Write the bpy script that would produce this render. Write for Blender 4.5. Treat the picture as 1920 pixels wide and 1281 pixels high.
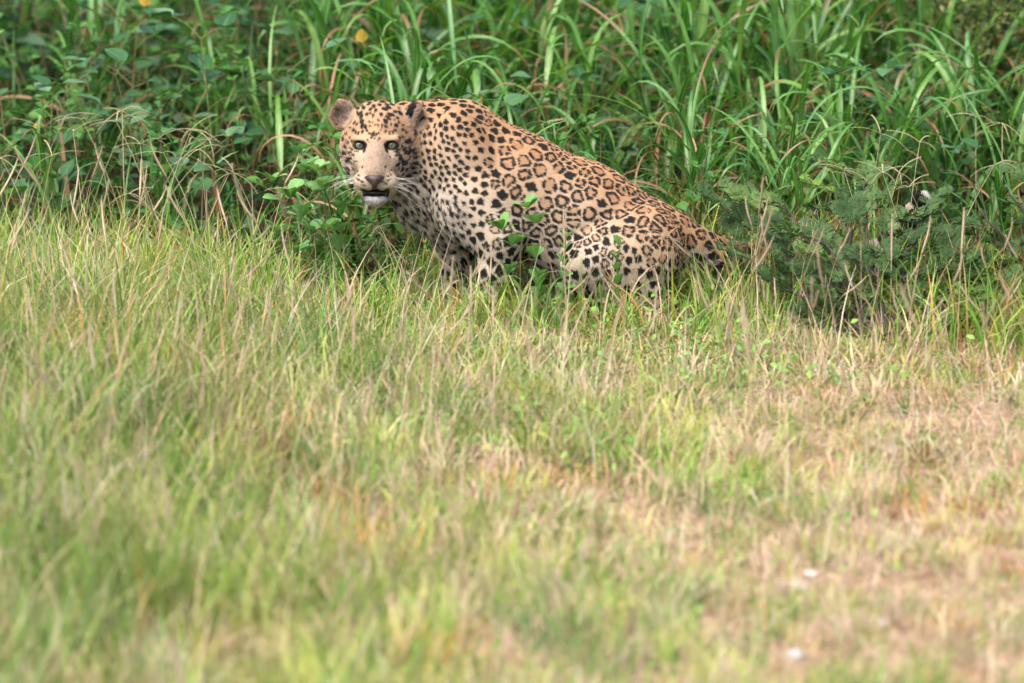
import bpy, bmesh, math, random, os
import numpy as np
from mathutils import Vector, Matrix, kdtree, noise

for o in list(bpy.data.objects):
    bpy.data.objects.remove(o, do_unlink=True)

SC = bpy.context.scene
COL = SC.collection
rng = np.random.default_rng(11)
random.seed(11)

# ------------------------------------------------------------------ camera
CAM_H, CAM_D, PITCH, FOCAL = 2.81, 13.1, math.radians(12.5), 10667.0
cam = bpy.data.cameras.new("camera")
cam.sensor_width = 36.0
cam.lens = 200.0
cam.clip_start, cam.clip_end = 0.5, 900.0
cam.dof.use_dof = True
cam.dof.focus_distance = 13.34
cam.dof.aperture_fstop = 2.6
cam.dof.aperture_blades = 9
camo = bpy.data.objects.new("camera", cam)
COL.objects.link(camo)
camo.location = (0, -CAM_D, CAM_H)
camo.rotation_euler = (math.pi / 2 - PITCH, 0, 0)
SC.camera = camo

# ------------------------------------------------------------------ sky, sun, exposure
SUN_EL, SUN_AZ = math.radians(58), math.radians(215)      # compass angle of the sun seen from above
w = bpy.data.worlds.new("World")
SC.world = w
w.use_nodes = True
wn = w.node_tree
bg = wn.nodes["Background"]
sky = wn.nodes.new("ShaderNodeTexSky")
sky.sky_type = 'NISHITA'
sky.sun_disc = False
sky.sun_elevation = SUN_EL
sky.sun_rotation = SUN_AZ
sky.air_density = 0.7
sky.dust_density = 6.0
sky.ozone_density = 1.0
wn.links.new(sky.outputs[0], bg.inputs[0])
bg.inputs[1].default_value = 0.12
sun = bpy.data.lights.new("sun", 'SUN')
sun.energy = 1.45
sun.angle = math.radians(55)
sun.color = (1.0, 0.95, 0.87)
suno = bpy.data.objects.new("sun", sun)
COL.objects.link(suno)
sdir = Vector((math.sin(SUN_AZ) * math.cos(SUN_EL), math.cos(SUN_AZ) * math.cos(SUN_EL), math.sin(SUN_EL)))
suno.rotation_euler = sdir.to_track_quat('Z', 'Y').to_euler()
suno.location = (0, -3, 6)
SC.view_settings.view_transform = 'Standard'
SC.view_settings.look = 'None'
SC.view_settings.gamma = 1.0
SC.view_settings.exposure = 1.48
SC.view_settings.use_curve_mapping = False
SC.render.engine = 'CYCLES'
SC.cycles.use_denoising = True
SC.cycles.max_bounces = 7
SC.cycles.diffuse_bounces = 4
SC.cycles.glossy_bounces = 2
SC.cycles.transmission_bounces = 4
SC.cycles.transparent_max_bounces = 4
SC.cycles.sample_clamp_indirect = 6.0

# ------------------------------------------------------------------ measuring and mesh helpers
S = 0.001256                                                # metres for one photo pixel at the animal
CP, SP = math.cos(PITCH), math.sin(PITCH)
CAMP = np.array([0, -CAM_D, CAM_H])
FWD, UP, RGT = np.array([0, CP, -SP]), np.array([0, SP, CP]), np.array([1.0, 0, 0])

def at(px, py, Y):
    """surveyed point: sight line px,py cut by the upright plane y = Y"""
    d = FWD + (px - 960) / FOCAL * RGT - (py - 640.5) / FOCAL * UP
    return CAMP + d * ((Y + CAM_D) / d[1])

def ground_at(px, py):
    d = FWD + (px - 960) / FOCAL * RGT - (py - 640.5) / FOCAL * UP
    return CAMP + d * (-CAM_H / d[2])

def sstep(a, b, x):
    t = np.clip((x - a) / (b - a), 0, 1)
    return t * t * (3 - 2 * t)

def new_mesh(name, verts, faces, uv=None, col=None, smooth=True):
    """verts (n,3), faces (m,k) arrays -> mesh; uv per vertex (n,2); col per vertex (n,3)"""
    me = bpy.data.meshes.new(name)
    verts = np.ascontiguousarray(verts, dtype=np.float32)
    faces = np.ascontiguousarray(faces, dtype=np.int32)
    m, k = faces.shape
    me.vertices.add(len(verts)); me.vertices.foreach_set('co', verts.ravel())
    me.loops.add(m * k); me.loops.foreach_set('vertex_index', faces.ravel())
    me.polygons.add(m)
    me.polygons.foreach_set('loop_start', np.arange(0, m * k, k, dtype=np.int32))
    me.polygons.foreach_set('loop_total', np.full(m, k, dtype=np.int32))
    if smooth:
        me.polygons.foreach_set('use_smooth', np.ones(m, dtype=bool))
    me.update(calc_edges=True)
    if uv is not None:
        a = me.attributes.new('bladeuv', 'FLOAT2', 'POINT')
        a.data.foreach_set('vector', np.ascontiguousarray(uv, dtype=np.float32).ravel())
    if col is not None:
        c4 = np.ones((len(verts), 4), dtype=np.float32); c4[:, :3] = col
        a = me.attributes.new('tint', 'FLOAT_COLOR', 'POINT')
        a.data.foreach_set('color', c4.ravel())
    return me

def link(name, data, parent=None, mat=None, loc=None, rot=None, scale=None):
    o = bpy.data.objects.new(name, data)
    COL.objects.link(o)
    if mat is not None and not len(data.materials):
        data.materials.append(mat)
    if parent is not None:
        o.parent = parent
    if loc is not None: o.location = loc
    if rot is not None: o.rotation_euler = rot
    if scale is not None: o.scale = scale
    return o

def tag(o, label, cat, group=None):
    o['label'] = label; o['category'] = cat
    if group: o['group'] = group
    return o

def thing(name, label, cat, loc=(0, 0, 0), rz=0.0, group=None):
    o = bpy.data.objects.new(name, None)
    o.empty_display_size = 0.05
    COL.objects.link(o)
    o.location = loc; o.rotation_euler = (0, 0, rz)
    return tag(o, label, cat, group)

def tube(points, radii, sides=5):
    """tapered tube along a polyline -> verts, quad faces"""
    pts = np.asarray(points, float); n = len(pts)
    tan = np.gradient(pts, axis=0); tan /= np.linalg.norm(tan, axis=1)[:, None] + 1e-12
    ref = np.array([0.0, 0, 1]) if abs(tan[0][2]) < 0.9 else np.array([1.0, 0, 0])
    V = []
    for i in range(n):
        a = np.cross(tan[i], ref); a /= np.linalg.norm(a) + 1e-12
        b = np.cross(tan[i], a)
        for j in range(sides):
            t = 2 * math.pi * j / sides
            V.append(pts[i] + radii[i] * (math.cos(t) * a + math.sin(t) * b))
    F = []
    for i in range(n - 1):
        for j in range(sides):
            k = (j + 1) % sides
            F.append((i * sides + j, i * sides + k, (i + 1) * sides + k, (i + 1) * sides + j))
    return np.array(V), np.array(F)

def merge(parts):
    V, F, off = [], [], 0
    for v, f in parts:
        V.append(v); F.append(np.asarray(f) + off); off += len(v)
    return np.concatenate(V), np.concatenate(F)

# ------------------------------------------------------------------ materials
def nodes_of(name):
    m = bpy.data.materials.new(name); m.use_nodes = True
    nt = m.node_tree
    for n in list(nt.nodes): nt.nodes.remove(n)
    out = nt.nodes.new('ShaderNodeOutputMaterial')
    return m, nt, out

def N(nt, typ, **kw):
    n = nt.nodes.new(typ)
    for k, v in kw.items():
        if k.startswith('i_'):
            n.inputs[k[2:].replace('_', ' ')].default_value = v
        else:
            setattr(n, k, v)
    return n

def ramp(nt, stops):
    r = nt.nodes.new('ShaderNodeValToRGB')
    e = r.color_ramp.elements
    while len(e) < len(stops): e.new(0.5)
    for el, (p, c) in zip(e, stops):
        el.position = p; el.color = (*c, 1)
    return r

def simple_mat(name, color, rough=0.6, spec=0.3, vary=0.15, scale=60):
    m, nt, out = nodes_of(name)
    b = N(nt, 'ShaderNodeBsdfPrincipled'); b.inputs['Roughness'].default_value = rough
    b.inputs['Specular IOR Level'].default_value = spec
    tex = N(nt, 'ShaderNodeTexNoise'); tex.inputs['Scale'].default_value = scale
    c = np.array(color)
    r = ramp(nt, [(0.3, tuple(c * (1 - vary))), (0.7, tuple(np.minimum(c * (1 + vary), 1)))])
    nt.links.new(tex.outputs[0], r.inputs[0]); nt.links.new(r.outputs[0], b.inputs['Base Color'])
    nt.links.new(b.outputs[0], out.inputs[0])
    return m
# ================================================================== leopard
GS = 0.0042
gx = np.arange(-0.47, 1.02, GS, dtype=np.float32)
gy = np.arange(-0.30, 0.27, GS, dtype=np.float32)
gz = np.arange(-0.02, 0.53, GS, dtype=np.float32)
FIELD = np.full((len(gx), len(gy), len(gz)), 0.08, dtype=np.float32)

def _sub(lo, hi):
    r = []
    for g, a, b in zip((gx, gy, gz), lo, hi):
        i0 = max(0, int((a - g[0]) / GS)); i1 = min(len(g), int((b - g[0]) / GS) + 2)
        r.append(slice(i0, i1))
    sl = tuple(r)
    return sl, gx[sl[0]][:, None, None], gy[sl[1]][None, :, None], gz[sl[2]][None, None, :]

def _blend(sl, d, k, cut=False):
    if not all(s.stop > s.start for s in sl): return
    f = FIELD[sl]
    if cut:
        d = -d
        h = np.clip(0.5 - 0.5 * (d - f) / k, 0, 1)
        FIELD[sl] = d * (1 - h) + f * h + k * h * (1 - h)
        # smooth max
    else:
        h = np.clip(0.5 + 0.5 * (d - f) / k, 0, 1)
        FIELD[sl] = d * (1 - h) + f * h - k * h * (1 - h)

def cone(a, b, ra, rb, k=0.03, fy=1.0):
    a, b = np.array(a, float), np.array(b, float)
    m = k + 2 * GS
    R = max(ra, rb) + m
    sl, X, Y, Z = _sub(np.minimum(a, b) - R, np.maximum(a, b) + R)
    yc = 0.5 * (a[1] + b[1])
    A = a.copy(); B = b.copy(); A[1] = yc + (a[1] - yc) / fy; B[1] = yc + (b[1] - yc) / fy
    Yf = yc + (Y - yc) / fy
    ab = B - A; L2 = float(ab @ ab) + 1e-12
    t = np.clip(((X - A[0]) * ab[0] + (Yf - A[1]) * ab[1] + (Z - A[2]) * ab[2]) / L2, 0, 1)
    d = np.sqrt((X - A[0] - t * ab[0]) ** 2 + (Yf - A[1] - t * ab[1]) ** 2 + (Z - A[2] - t * ab[2]) ** 2)
    d = (d - (ra + (rb - ra) * t)) * min(1.0, fy)
    _blend(sl, d.astype(np.float32), k)

def ell(c, r, k=0.015, R=None, cut=False):
    c = np.array(c, float); r = np.array(r, float)
    M = np.eye(3) if R is None else np.array(R)                 # columns = local axes
    ext = np.sqrt((M ** 2) @ (r ** 2)) + k + 2 * GS
    sl, X, Y, Z = _sub(c - ext, c + ext)
    q = [(X - c[0]) * M[0, i] + (Y - c[1]) * M[1, i] + (Z - c[2]) * M[2, i] for i in range(3)]
    k0 = np.sqrt(sum((q[i] / r[i]) ** 2 for i in range(3)))
    k1 = np.sqrt(sum((q[i] / r[i] ** 2) ** 2 for i in range(3))) + 1e-9
    d = k0 * (k0 - 1) / k1
    _blend(sl, d.astype(np.float32), k, cut)

def pc(a, b, ra, rb, k=26, fy=1.0):                             # cone from survey points, radii in photo pixels
    cone(at(*a), at(*b), ra * S, rb * S, k * S, fy)

# trunk
pc((850, 303, .0), (960, 362, .0), 106, 108, 30, .86)
pc((960, 360, .0), (1090, 412, .0), 108, 103, 30, .90)
pc((1090, 412, .0), (1205, 450, .0), 103, 80, 30, .95)
pc((1205, 452, .0), (1228, 462, .0), 70, 62, 20, 1.2)
# neck, throat, brisket
pc((850, 284, .0), (768, 263, -.005), 94, 72, 30, .85)
pc((785, 268, .0), (722, 268, -.09), 66, 50, 22)
pc((725, 312, -.07), (792, 365, -.01), 34, 52, 25)
pc((803, 372, -.005), (858, 412, -.01), 52, 50, 25)
# near shoulder blade, upper arm, forearm, paw
ell(at(872, 305, -.094), (52 * S, 30 * S, 105 * S), .02, Matrix.Rotation(math.radians(-14), 3, 'Y'))
ell(at(905, 385, -.104), (66 * S, 40 * S, 78 * S), .011, Matrix.Rotation(math.radians(-38), 3, 'Y'))
pc((870, 385, -.09), (936, 446, -.112), 54, 44, 22)
pc((936, 446, -.112), (926, 512, -.12), 42, 29, 16)
pc((926, 512, -.12), (914, 556, -.125), 28, 24, 12)
pc((912, 560, -.125), (892, 574, -.155), 25, 21, 12)
# far foreleg
pc((845, 400, .06), (862, 470, .075), 50, 32, 22)
pc((862, 470, .075), (852, 540, .07), 31, 23, 14)
pc((852, 540, .07), (836, 550, .045), 23, 21, 12)
# near hind leg: thigh, shank, hock, foot
pc((1206, 455, -.08), (1108, 494, -.128), 70, 52, 14)
ell(at(1172, 483, -.118), (96 * S, 46 * S, 75 * S), .012)
pc((1100, 502, -.135), (1218, 548, -.125), 46, 24, 14)
pc((1222, 545, -.122), (1232, 560, -.122), 24, 22, 10)
pc((1228, 562, -.122), (1128, 583, -.15), 20, 19, 12)
pc((1128, 581, -.152), (1106, 584, -.158), 23, 20, 10)
# far hind leg
pc((1196, 465, .08), (1105, 496, .125), 62, 50, 20)
pc((1098, 500, .13), (1215, 535, .12), 42, 24, 14)
pc((1215, 535, .12), (1110, 538, .14), 20, 20, 12)
# tail
TAILP = [(1258, 436, .01), (1300, 455, .015), (1345, 470, .03), (1400, 480, .06), (1480, 486, .09), (1560, 486, .12),
         (1640, 472, .13), (1695, 440, .13), (1716, 405, .125), (1728, 378, .12)]
TAILR = [40, 33, 28, 23, 21, 20, 20, 20, 19, 14]
for i in range(len(TAILP) - 1):
    pc(TAILP[i], TAILP[i + 1], TAILR[i], TAILR[i + 1], 18 if i == 0 else 6)

# head: its own frame, x right, y up, z out of the face
HC = at(705, 275, -.155)
HX, HY, HZ = RGT, UP, -FWD
HM = np.stack([HX, HY, HZ], axis=1)
def hp(x, y, z): return HC + S * (x * HX + y * HY + z * HZ)
def hell(c, r, k=10, rot=None, cut=False):
    M = HM if rot is None else HM @ np.array(rot)
    ell(hp(*c), np.array(r) * S, k * S, M, cut)
def hcone(a, b, ra, rb, k=10): cone(hp(*a), hp(*b), ra * S, rb * S, k * S)
hell((2, 27, -48), (60, 60, 70), 14)
hell((1, 28, -4), (49, 46, 40), 14)
for s in (-1, 1):
    hell((s * 34, -8, -26), (31, 46, 42), 14)
    hell((s * 29, -36, -18), (24, 30, 34), 14)
    hell((s * 28, 13.5, 28), (18, 8, 14), 8)
    hell((s * 28, -22, 22), (16, 18, 16), 12)
hcone((0, 10, 24), (0, -50, 66), 23, 18, 10)
hcone((0, -28, 14), (0, -58, 44), 36, 30, 12)
hell((0, -97, 38), (19, 12, 20), 8)
hcone((0, -86, 24), (0, -64, -30), 20, 42, 10)
def ear(cx, cy, cz, yaw, roll, w=23, h=27):
    R = Matrix.Rotation(math.radians(roll), 3, 'Z') @ Matrix.Rotation(math.radians(yaw), 3, 'Y')
    hell((cx, cy, cz), (w, h, 12), 8, R)
    v = np.array(R) @ np.array([0, -1, 12.0])
    hell((cx + v[0], cy + v[1], cz + v[2]), (w * .72, h * .76, 13), 3, R, True)
ear(-62, 59, -34, -18, 20)
ear(69, 58, -46, 72, -22, 22, 30)
for s in (-1, 1):
    hell((s * 29, -.2, 40), (11.5, 5.4, 14), 3, Matrix.Rotation(math.radians(s * 13), 3, 'Z'), True)
hell((0, -87, 62), (24, 8, 34), 4, None, True)
for s in (-1, 1):
    hell((s * 20, -65, 50), (21, 18, 21), 9)

# ---- surface nets: field -> one continuous skin
def surface_nets(F):
    inside = F < 0
    nx, ny, nz = F.shape
    cnt = np.zeros((nx - 1, ny - 1, nz - 1), dtype=np.int8)
    offs = [(i, j, k) for i in (0, 1) for j in (0, 1) for k in (0, 1)]
    for (i, j, k) in offs:
        cnt += inside[i:nx - 1 + i, j:ny - 1 + j, k:nz - 1 + k]
    act = np.argwhere((cnt > 0) & (cnt < 8))
    idx = np.full(cnt.shape, -1, dtype=np.int64)
    idx[act[:, 0], act[:, 1], act[:, 2]] = np.arange(len(act))
    vals = np.stack([F[act[:, 0] + i, act[:, 1] + j, act[:, 2] + k] for (i, j, k) in offs], 1)
    acc = np.zeros((len(act), 3)); n = np.zeros(len(act))
    O = np.array(offs, float)
    for a in range(8):
        for b in range(a + 1, 8):
            if abs(O[a] - O[b]).sum() != 1: continue
            va, vb = vals[:, a], vals[:, b]
            c = (va < 0) != (vb < 0)
            t = np.where(c, va / (va - vb + 1e-12), 0)
            acc += np.where(c[:, None], O[a] + t[:, None] * (O[b] - O[a]), 0); n += c
    V = (act + acc / n[:, None]) * GS + np.array([gx[0], gy[0], gz[0]])
    Q = []
    for ax in range(3):
        sa = [slice(None)] * 3; sb = [slice(None)] * 3
        sa[ax] = slice(0, -1); sb[ax] = slice(1, None)
        A, B = inside[tuple(sa)], inside[tuple(sb)]
        e = np.argwhere(A != B)
        u, v = [(1, 2), (2, 0), (0, 1)][ax]
        e = e[(e[:, u] > 0) & (e[:, v] > 0) & (e[:, u] < F.shape[u] - 1) & (e[:, v] < F.shape[v] - 1)]
        flip = A[e[:, 0], e[:, 1], e[:, 2]]
        def cell(du, dv):
            c = e.copy(); c[:, u] -= du; c[:, v] -= dv
            return idx[c[:, 0], c[:, 1], c[:, 2]]
        q = np.stack([cell(1, 1), cell(0, 1), cell(0, 0), cell(1, 0)], 1)
        q[~flip] = q[~flip][:, ::-1]
        Q.append(q)
    return V, np.concatenate(Q)

LV, LF = surface_nets(FIELD)
del FIELD
ok = (LF >= 0).all(1); LF = LF[ok]
def vnormals(V, F):
    fn = np.cross(V[F[:, 2]] - V[F[:, 0]], V[F[:, 3]] - V[F[:, 1]])
    n = np.zeros_like(V)
    for i in range(4): np.add.at(n, F[:, i], fn)
    return n / (np.linalg.norm(n, axis=1)[:, None] + 1e-12)
# one gentle relaxation
acc = np.zeros_like(LV); cn = np.zeros(len(LV))
for i in range(4):
    np.add.at(acc, LF[:, i], LV[LF[:, (i + 1) % 4]]); np.add.at(cn, LF[:, i], 1)
LV = 0.5 * LV + 0.5 * acc / np.maximum(cn, 1)[:, None]
LN = vnormals(LV, LF)

# ---- coat: markings belong to the skin; everything is computed from place on the body
FACE_SPOTS = """310,148,20,14,0 378,145,25,18,30 300,203,24,15,50 340,215,38,14,50 355,250,35,13,60 418,225,22,17,90 365,305,30,18,60
370,357,32,17,65 278,315,25,13,60 268,400,25,12,60 410,370,32,12,100 492,130,24,18,90 455,165,20,15,0 520,175,18,15,0 460,210,16,10,90
490,240,24,12,80 510,200,10,8,0 480,320,12,8,0 450,310,15,10,90 515,345,12,8,45 545,350,20,9,120 490,455,26,18,90 475,490,12,10,0
455,360,14,10,20 550,290,14,12,0 515,420,10,8,90 450,445,16,12,90 530,460,18,8,100 556,440,16,11,90 578,405,10,8,0 562,498,16,8,100
430,515,10,8,90 540,525,10,7,0 480,545,6,6,0 445,545,7,6,0 510,500,9,9,0 558,112,26,14,-5 580,228,20,18,0 620,163,40,15,-15
660,140,38,13,-20 630,302,35,17,-50 660,265,38,15,-40 672,228,30,13,-40 705,228,28,12,-35 632,360,28,13,-60 590,357,22,9,90
700,100,30,13,-30 640,105,30,10,-15 748,350,25,17,-70 760,265,20,13,-30 735,190,25,14,-25 785,132,22,20,0 790,205,38,14,-50
690,340,18,10,70 725,285,12,9,0 775,315,16,9,-50 735,405,22,11,-60 710,430,25,10,-65 675,440,28,9,-75 815,400,16,10,-50
815,350,14,8,-30 850,432,16,10,-40 630,420,16,12,90 590,47,35,9,0 590,72,40,9,-5 510,50,25,14,40 445,78,28,9,5 430,105,25,10,15
695,50,28,12,-10 805,72,40,13,-30 750,80,20,8,-20 350,115,20,8,15 190,440,18,9,75 160,505,40,10,80 205,545,24,10,85 180,590,32,10,-75
228,485,16,8,70 250,525,14,9,90 230,375,18,9,70 310,335,22,10,60 325,440,26,10,70 295,425,24,10,75 372,420,25,12,70 425,415,18,8,90
175,658,24,10,-70 215,665,14,7,-60 210,735,26,12,-60 230,718,22,10,-45 245,610,30,7,-30 265,680,20,10,-20 310,640,25,6,-10
240,650,14,8,-45 300,750,20,6,-30 160,400,12,8,60 940,435,45,12,90 855,538,28,18,-70 890,535,48,9,-70 820,480,18,10,-60 785,490,20,10,-70
808,580,28,8,80 830,615,24,13,65 842,655,28,10,65 885,640,30,10,75 875,605,22,10,70 915,645,42,9,75 920,525,14,7,90 775,620,28,9,20
760,650,14,9,30 748,688,18,12,-60 785,680,20,8,20 795,720,24,14,45 740,640,25,8,15 680,710,14,6,-45 720,725,10,6,60 815,750,24,9,60
835,770,36,10,55 770,790,22,10,60 750,795,14,7,70 325,860,10,8,0 335,915,14,10,-45 375,825,16,7,90 630,825,16,7,80 695,855,9,9,0
675,870,7,7,0 690,905,12,8,60 660,925,14,8,30 325,955,26,7,-35 372,982,30,7,-22 660,970,38,7,30 605,987,25,6,15 395,1022,26,6,-18
640,1003,32,6,20"""
FS = np.array([[float(x) for x in t.split(',')] for t in FACE_SPOTS.split()])
FSx, FSy = FS[:, 0] / 6.1 - 85, 95 - FS[:, 1] / 6.1
FSa, FSb, FSt = FS[:, 2] / 6.1 * 1.18, FS[:, 3] / 6.1 * 1.5, np.radians(FS[:, 4])

def head_xyz(p): return ((p - HC) @ HM) / S
def body_px(p):
    """side-view coordinates of a place on the body, photo-pixel units"""
    return p[:, 0] / S + 960, 570 - (p[:, 2] * CP + p[:, 1] * SP) / S
def head_weight(h):
    e = np.sqrt((h[:, 0] / (78 + 22 * sstep(25, 42, h[:, 1]))) ** 2 + ((h[:, 1] + 5) / 125) ** 2)
    return (1 - sstep(.95, 1.05, e)) * sstep(-84, -68, h[:, 2])

def wob(p, f, ph):
    return np.sin(p[:, 0] * f + 2.1 * np.sin(p[:, 2] * f * .7 + ph) + ph) * np.cos(p[:, 2] * f * 1.1 + 1.7 * np.sin(p[:, 1] * f * .8) - ph)

def region(p, nrm):
    """spot spacing, ring radius, blob radius (pixel units) and share of rosettes"""
    bx, by = body_px(p)
    h = head_xyz(p); hw = head_weight(h)
    sp = 12.0 + 14.5 * sstep(860, 965, bx)
    top = (1 - sstep(205, 262, by)) * (1 - sstep(880, 960, bx))
    sp = sp + (19 - sp) * top
    flank = sstep(890, 950, bx)
    haunch = sstep(1040, 1120, bx) * sstep(395, 445, by - .42 * (bx - 1100)) * (nrm[:, 1] < .3)
    sp = sp + (18 - sp) * haunch
    low = sstep(455, 500, by - .10 * (bx - 950))
    leg = ((bx < 985) & (bx > 835)) * sstep(425, 470, by)
    sp = sp + (22 - sp) * np.maximum(low * .6, leg)
    belly = sstep(455, 490, by) * ((bx > 960) & (bx < 1085)) + sstep(-.3, -.7, nrm[:, 2]) * .7
    belly = np.clip(belly, 0, 1)
    sp = sp + (24 - sp) * belly
    tail = sstep(1295, 1320, bx)
    sp = sp + (24 - sp) * tail
    sp = sp + (11.5 - sp) * hw
    ros = flank * (1 - .30 * haunch) * (1 - low) * (1 - belly) * (1 - tail) * (1 - hw) * (1 - leg)
    return sp, ros, np.maximum.reduce([belly, leg, tail * .9, top * .6])

tri = np.concatenate([LF[:, [0, 1, 2]], LF[:, [0, 2, 3]]])
tA = np.linalg.norm(np.cross(LV[tri[:, 1]] - LV[tri[:, 0]], LV[tri[:, 2]] - LV[tri[:, 0]]), axis=1) / 2
tC = np.cumsum(tA); tC /= tC[-1]
def sample_skin(n, r):
    t = tri[np.searchsorted(tC, r.random(n))]
    u, v = r.random(n), r.random(n); f = u + v > 1; u[f], v[f] = 1 - u[f], 1 - v[f]
    w0 = (1 - u - v)[:, None]; u = u[:, None]; v = v[:, None]
    P = w0 * LV[t[:, 0]] + u * LV[t[:, 1]] + v * LV[t[:, 2]]
    nn = w0 * LN[t[:, 0]] + u * LN[t[:, 1]] + v * LN[t[:, 2]]
    return P, nn / (np.linalg.norm(nn, axis=1)[:, None] + 1e-9)

def flow(p, nrm):
    """the way the hair lies"""
    bx, by = body_px(p); h = head_xyz(p); hw = head_weight(h)[:, None]
    d = np.zeros_like(p); d[:, 0] = .9; d[:, 2] = -.35
    leg = (sstep(430, 480, by) * ((bx < 1000) | (bx > 1090)) * (bx < 1290))[:, None]
    d = d * (1 - leg) + np.array([.15, 0, -1.0]) * leg
    nk = ((1 - sstep(800, 900, bx)) * (1 - hw[:, 0]))[:, None]
    d = d * (1 - nk) + np.array([.55, 0, -.8]) * nk
    tip = sstep(1650, 1690, bx)[:, None]
    d = d * (1 - tip) + np.array([.3, 0, .95]) * tip
    hd = np.stack([h[:, 0] * 1.0, (h[:, 1] + 55) * .9 , -40 + 0 * h[:, 0]], 1)
    low = h[:, 1] < -72
    hd[low] = np.stack([h[low, 0], -30 + 0 * h[low, 0], -30 + 0 * h[low, 0]], 1)
    hd = hd @ HM.T; hd /= np.linalg.norm(hd, axis=1)[:, None] + 1e-9
    d = d * (1 - hw) + hd * hw
    d -= (d * nrm).sum(1)[:, None] * nrm
    return d / (np.linalg.norm(d, axis=1)[:, None] + 1e-9)

# scatter rosette centres (dart throwing on the skin)
rs = np.random.default_rng(5)
cp, cnr = sample_skin(48000, rs)
csp, cros, cbig = region(cp, cnr)
seeds = np.zeros((6000, 3)); srad = np.zeros(6000); ns = 0; keep = []
for i in range(len(cp)):
    r = csp[i] * S
    if ns:
        dd = seeds[:ns] - cp[i]
        if ((dd * dd).sum(1) < (0.5 * (srad[:ns] + r) * .86) ** 2).any(): continue
    seeds[ns] = cp[i]; srad[ns] = r; ns += 1; keep.append(i)
    if ns >= 6000: break
seeds = seeds[:ns]; srad = srad[:ns]; keep = np.array(keep)
sN = cnr[keep]; sros = cros[keep]; sbig = cbig[keep]
sT = flow(seeds, sN); sB = np.cross(sN, sT)
isro = rs.random(ns) < sros * .9
sn_ = rs.choice([3, 3, 4, 4, 5], ns); sph = rs.uniform(0, 6.28, ns); sph2 = rs.uniform(0, 6.28, ns)
sth = rs.uniform(-.03, .045, ns); scl = rs.uniform(-.3, 1.0, ns)
ssz = (.42 + .03 * sbig) * rs.uniform(.85, 1.12, ns)
skd = kdtree.KDTree(ns)
for i, c in enumerate(seeds): skd.insert(c, i)
skd.balance()

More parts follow.
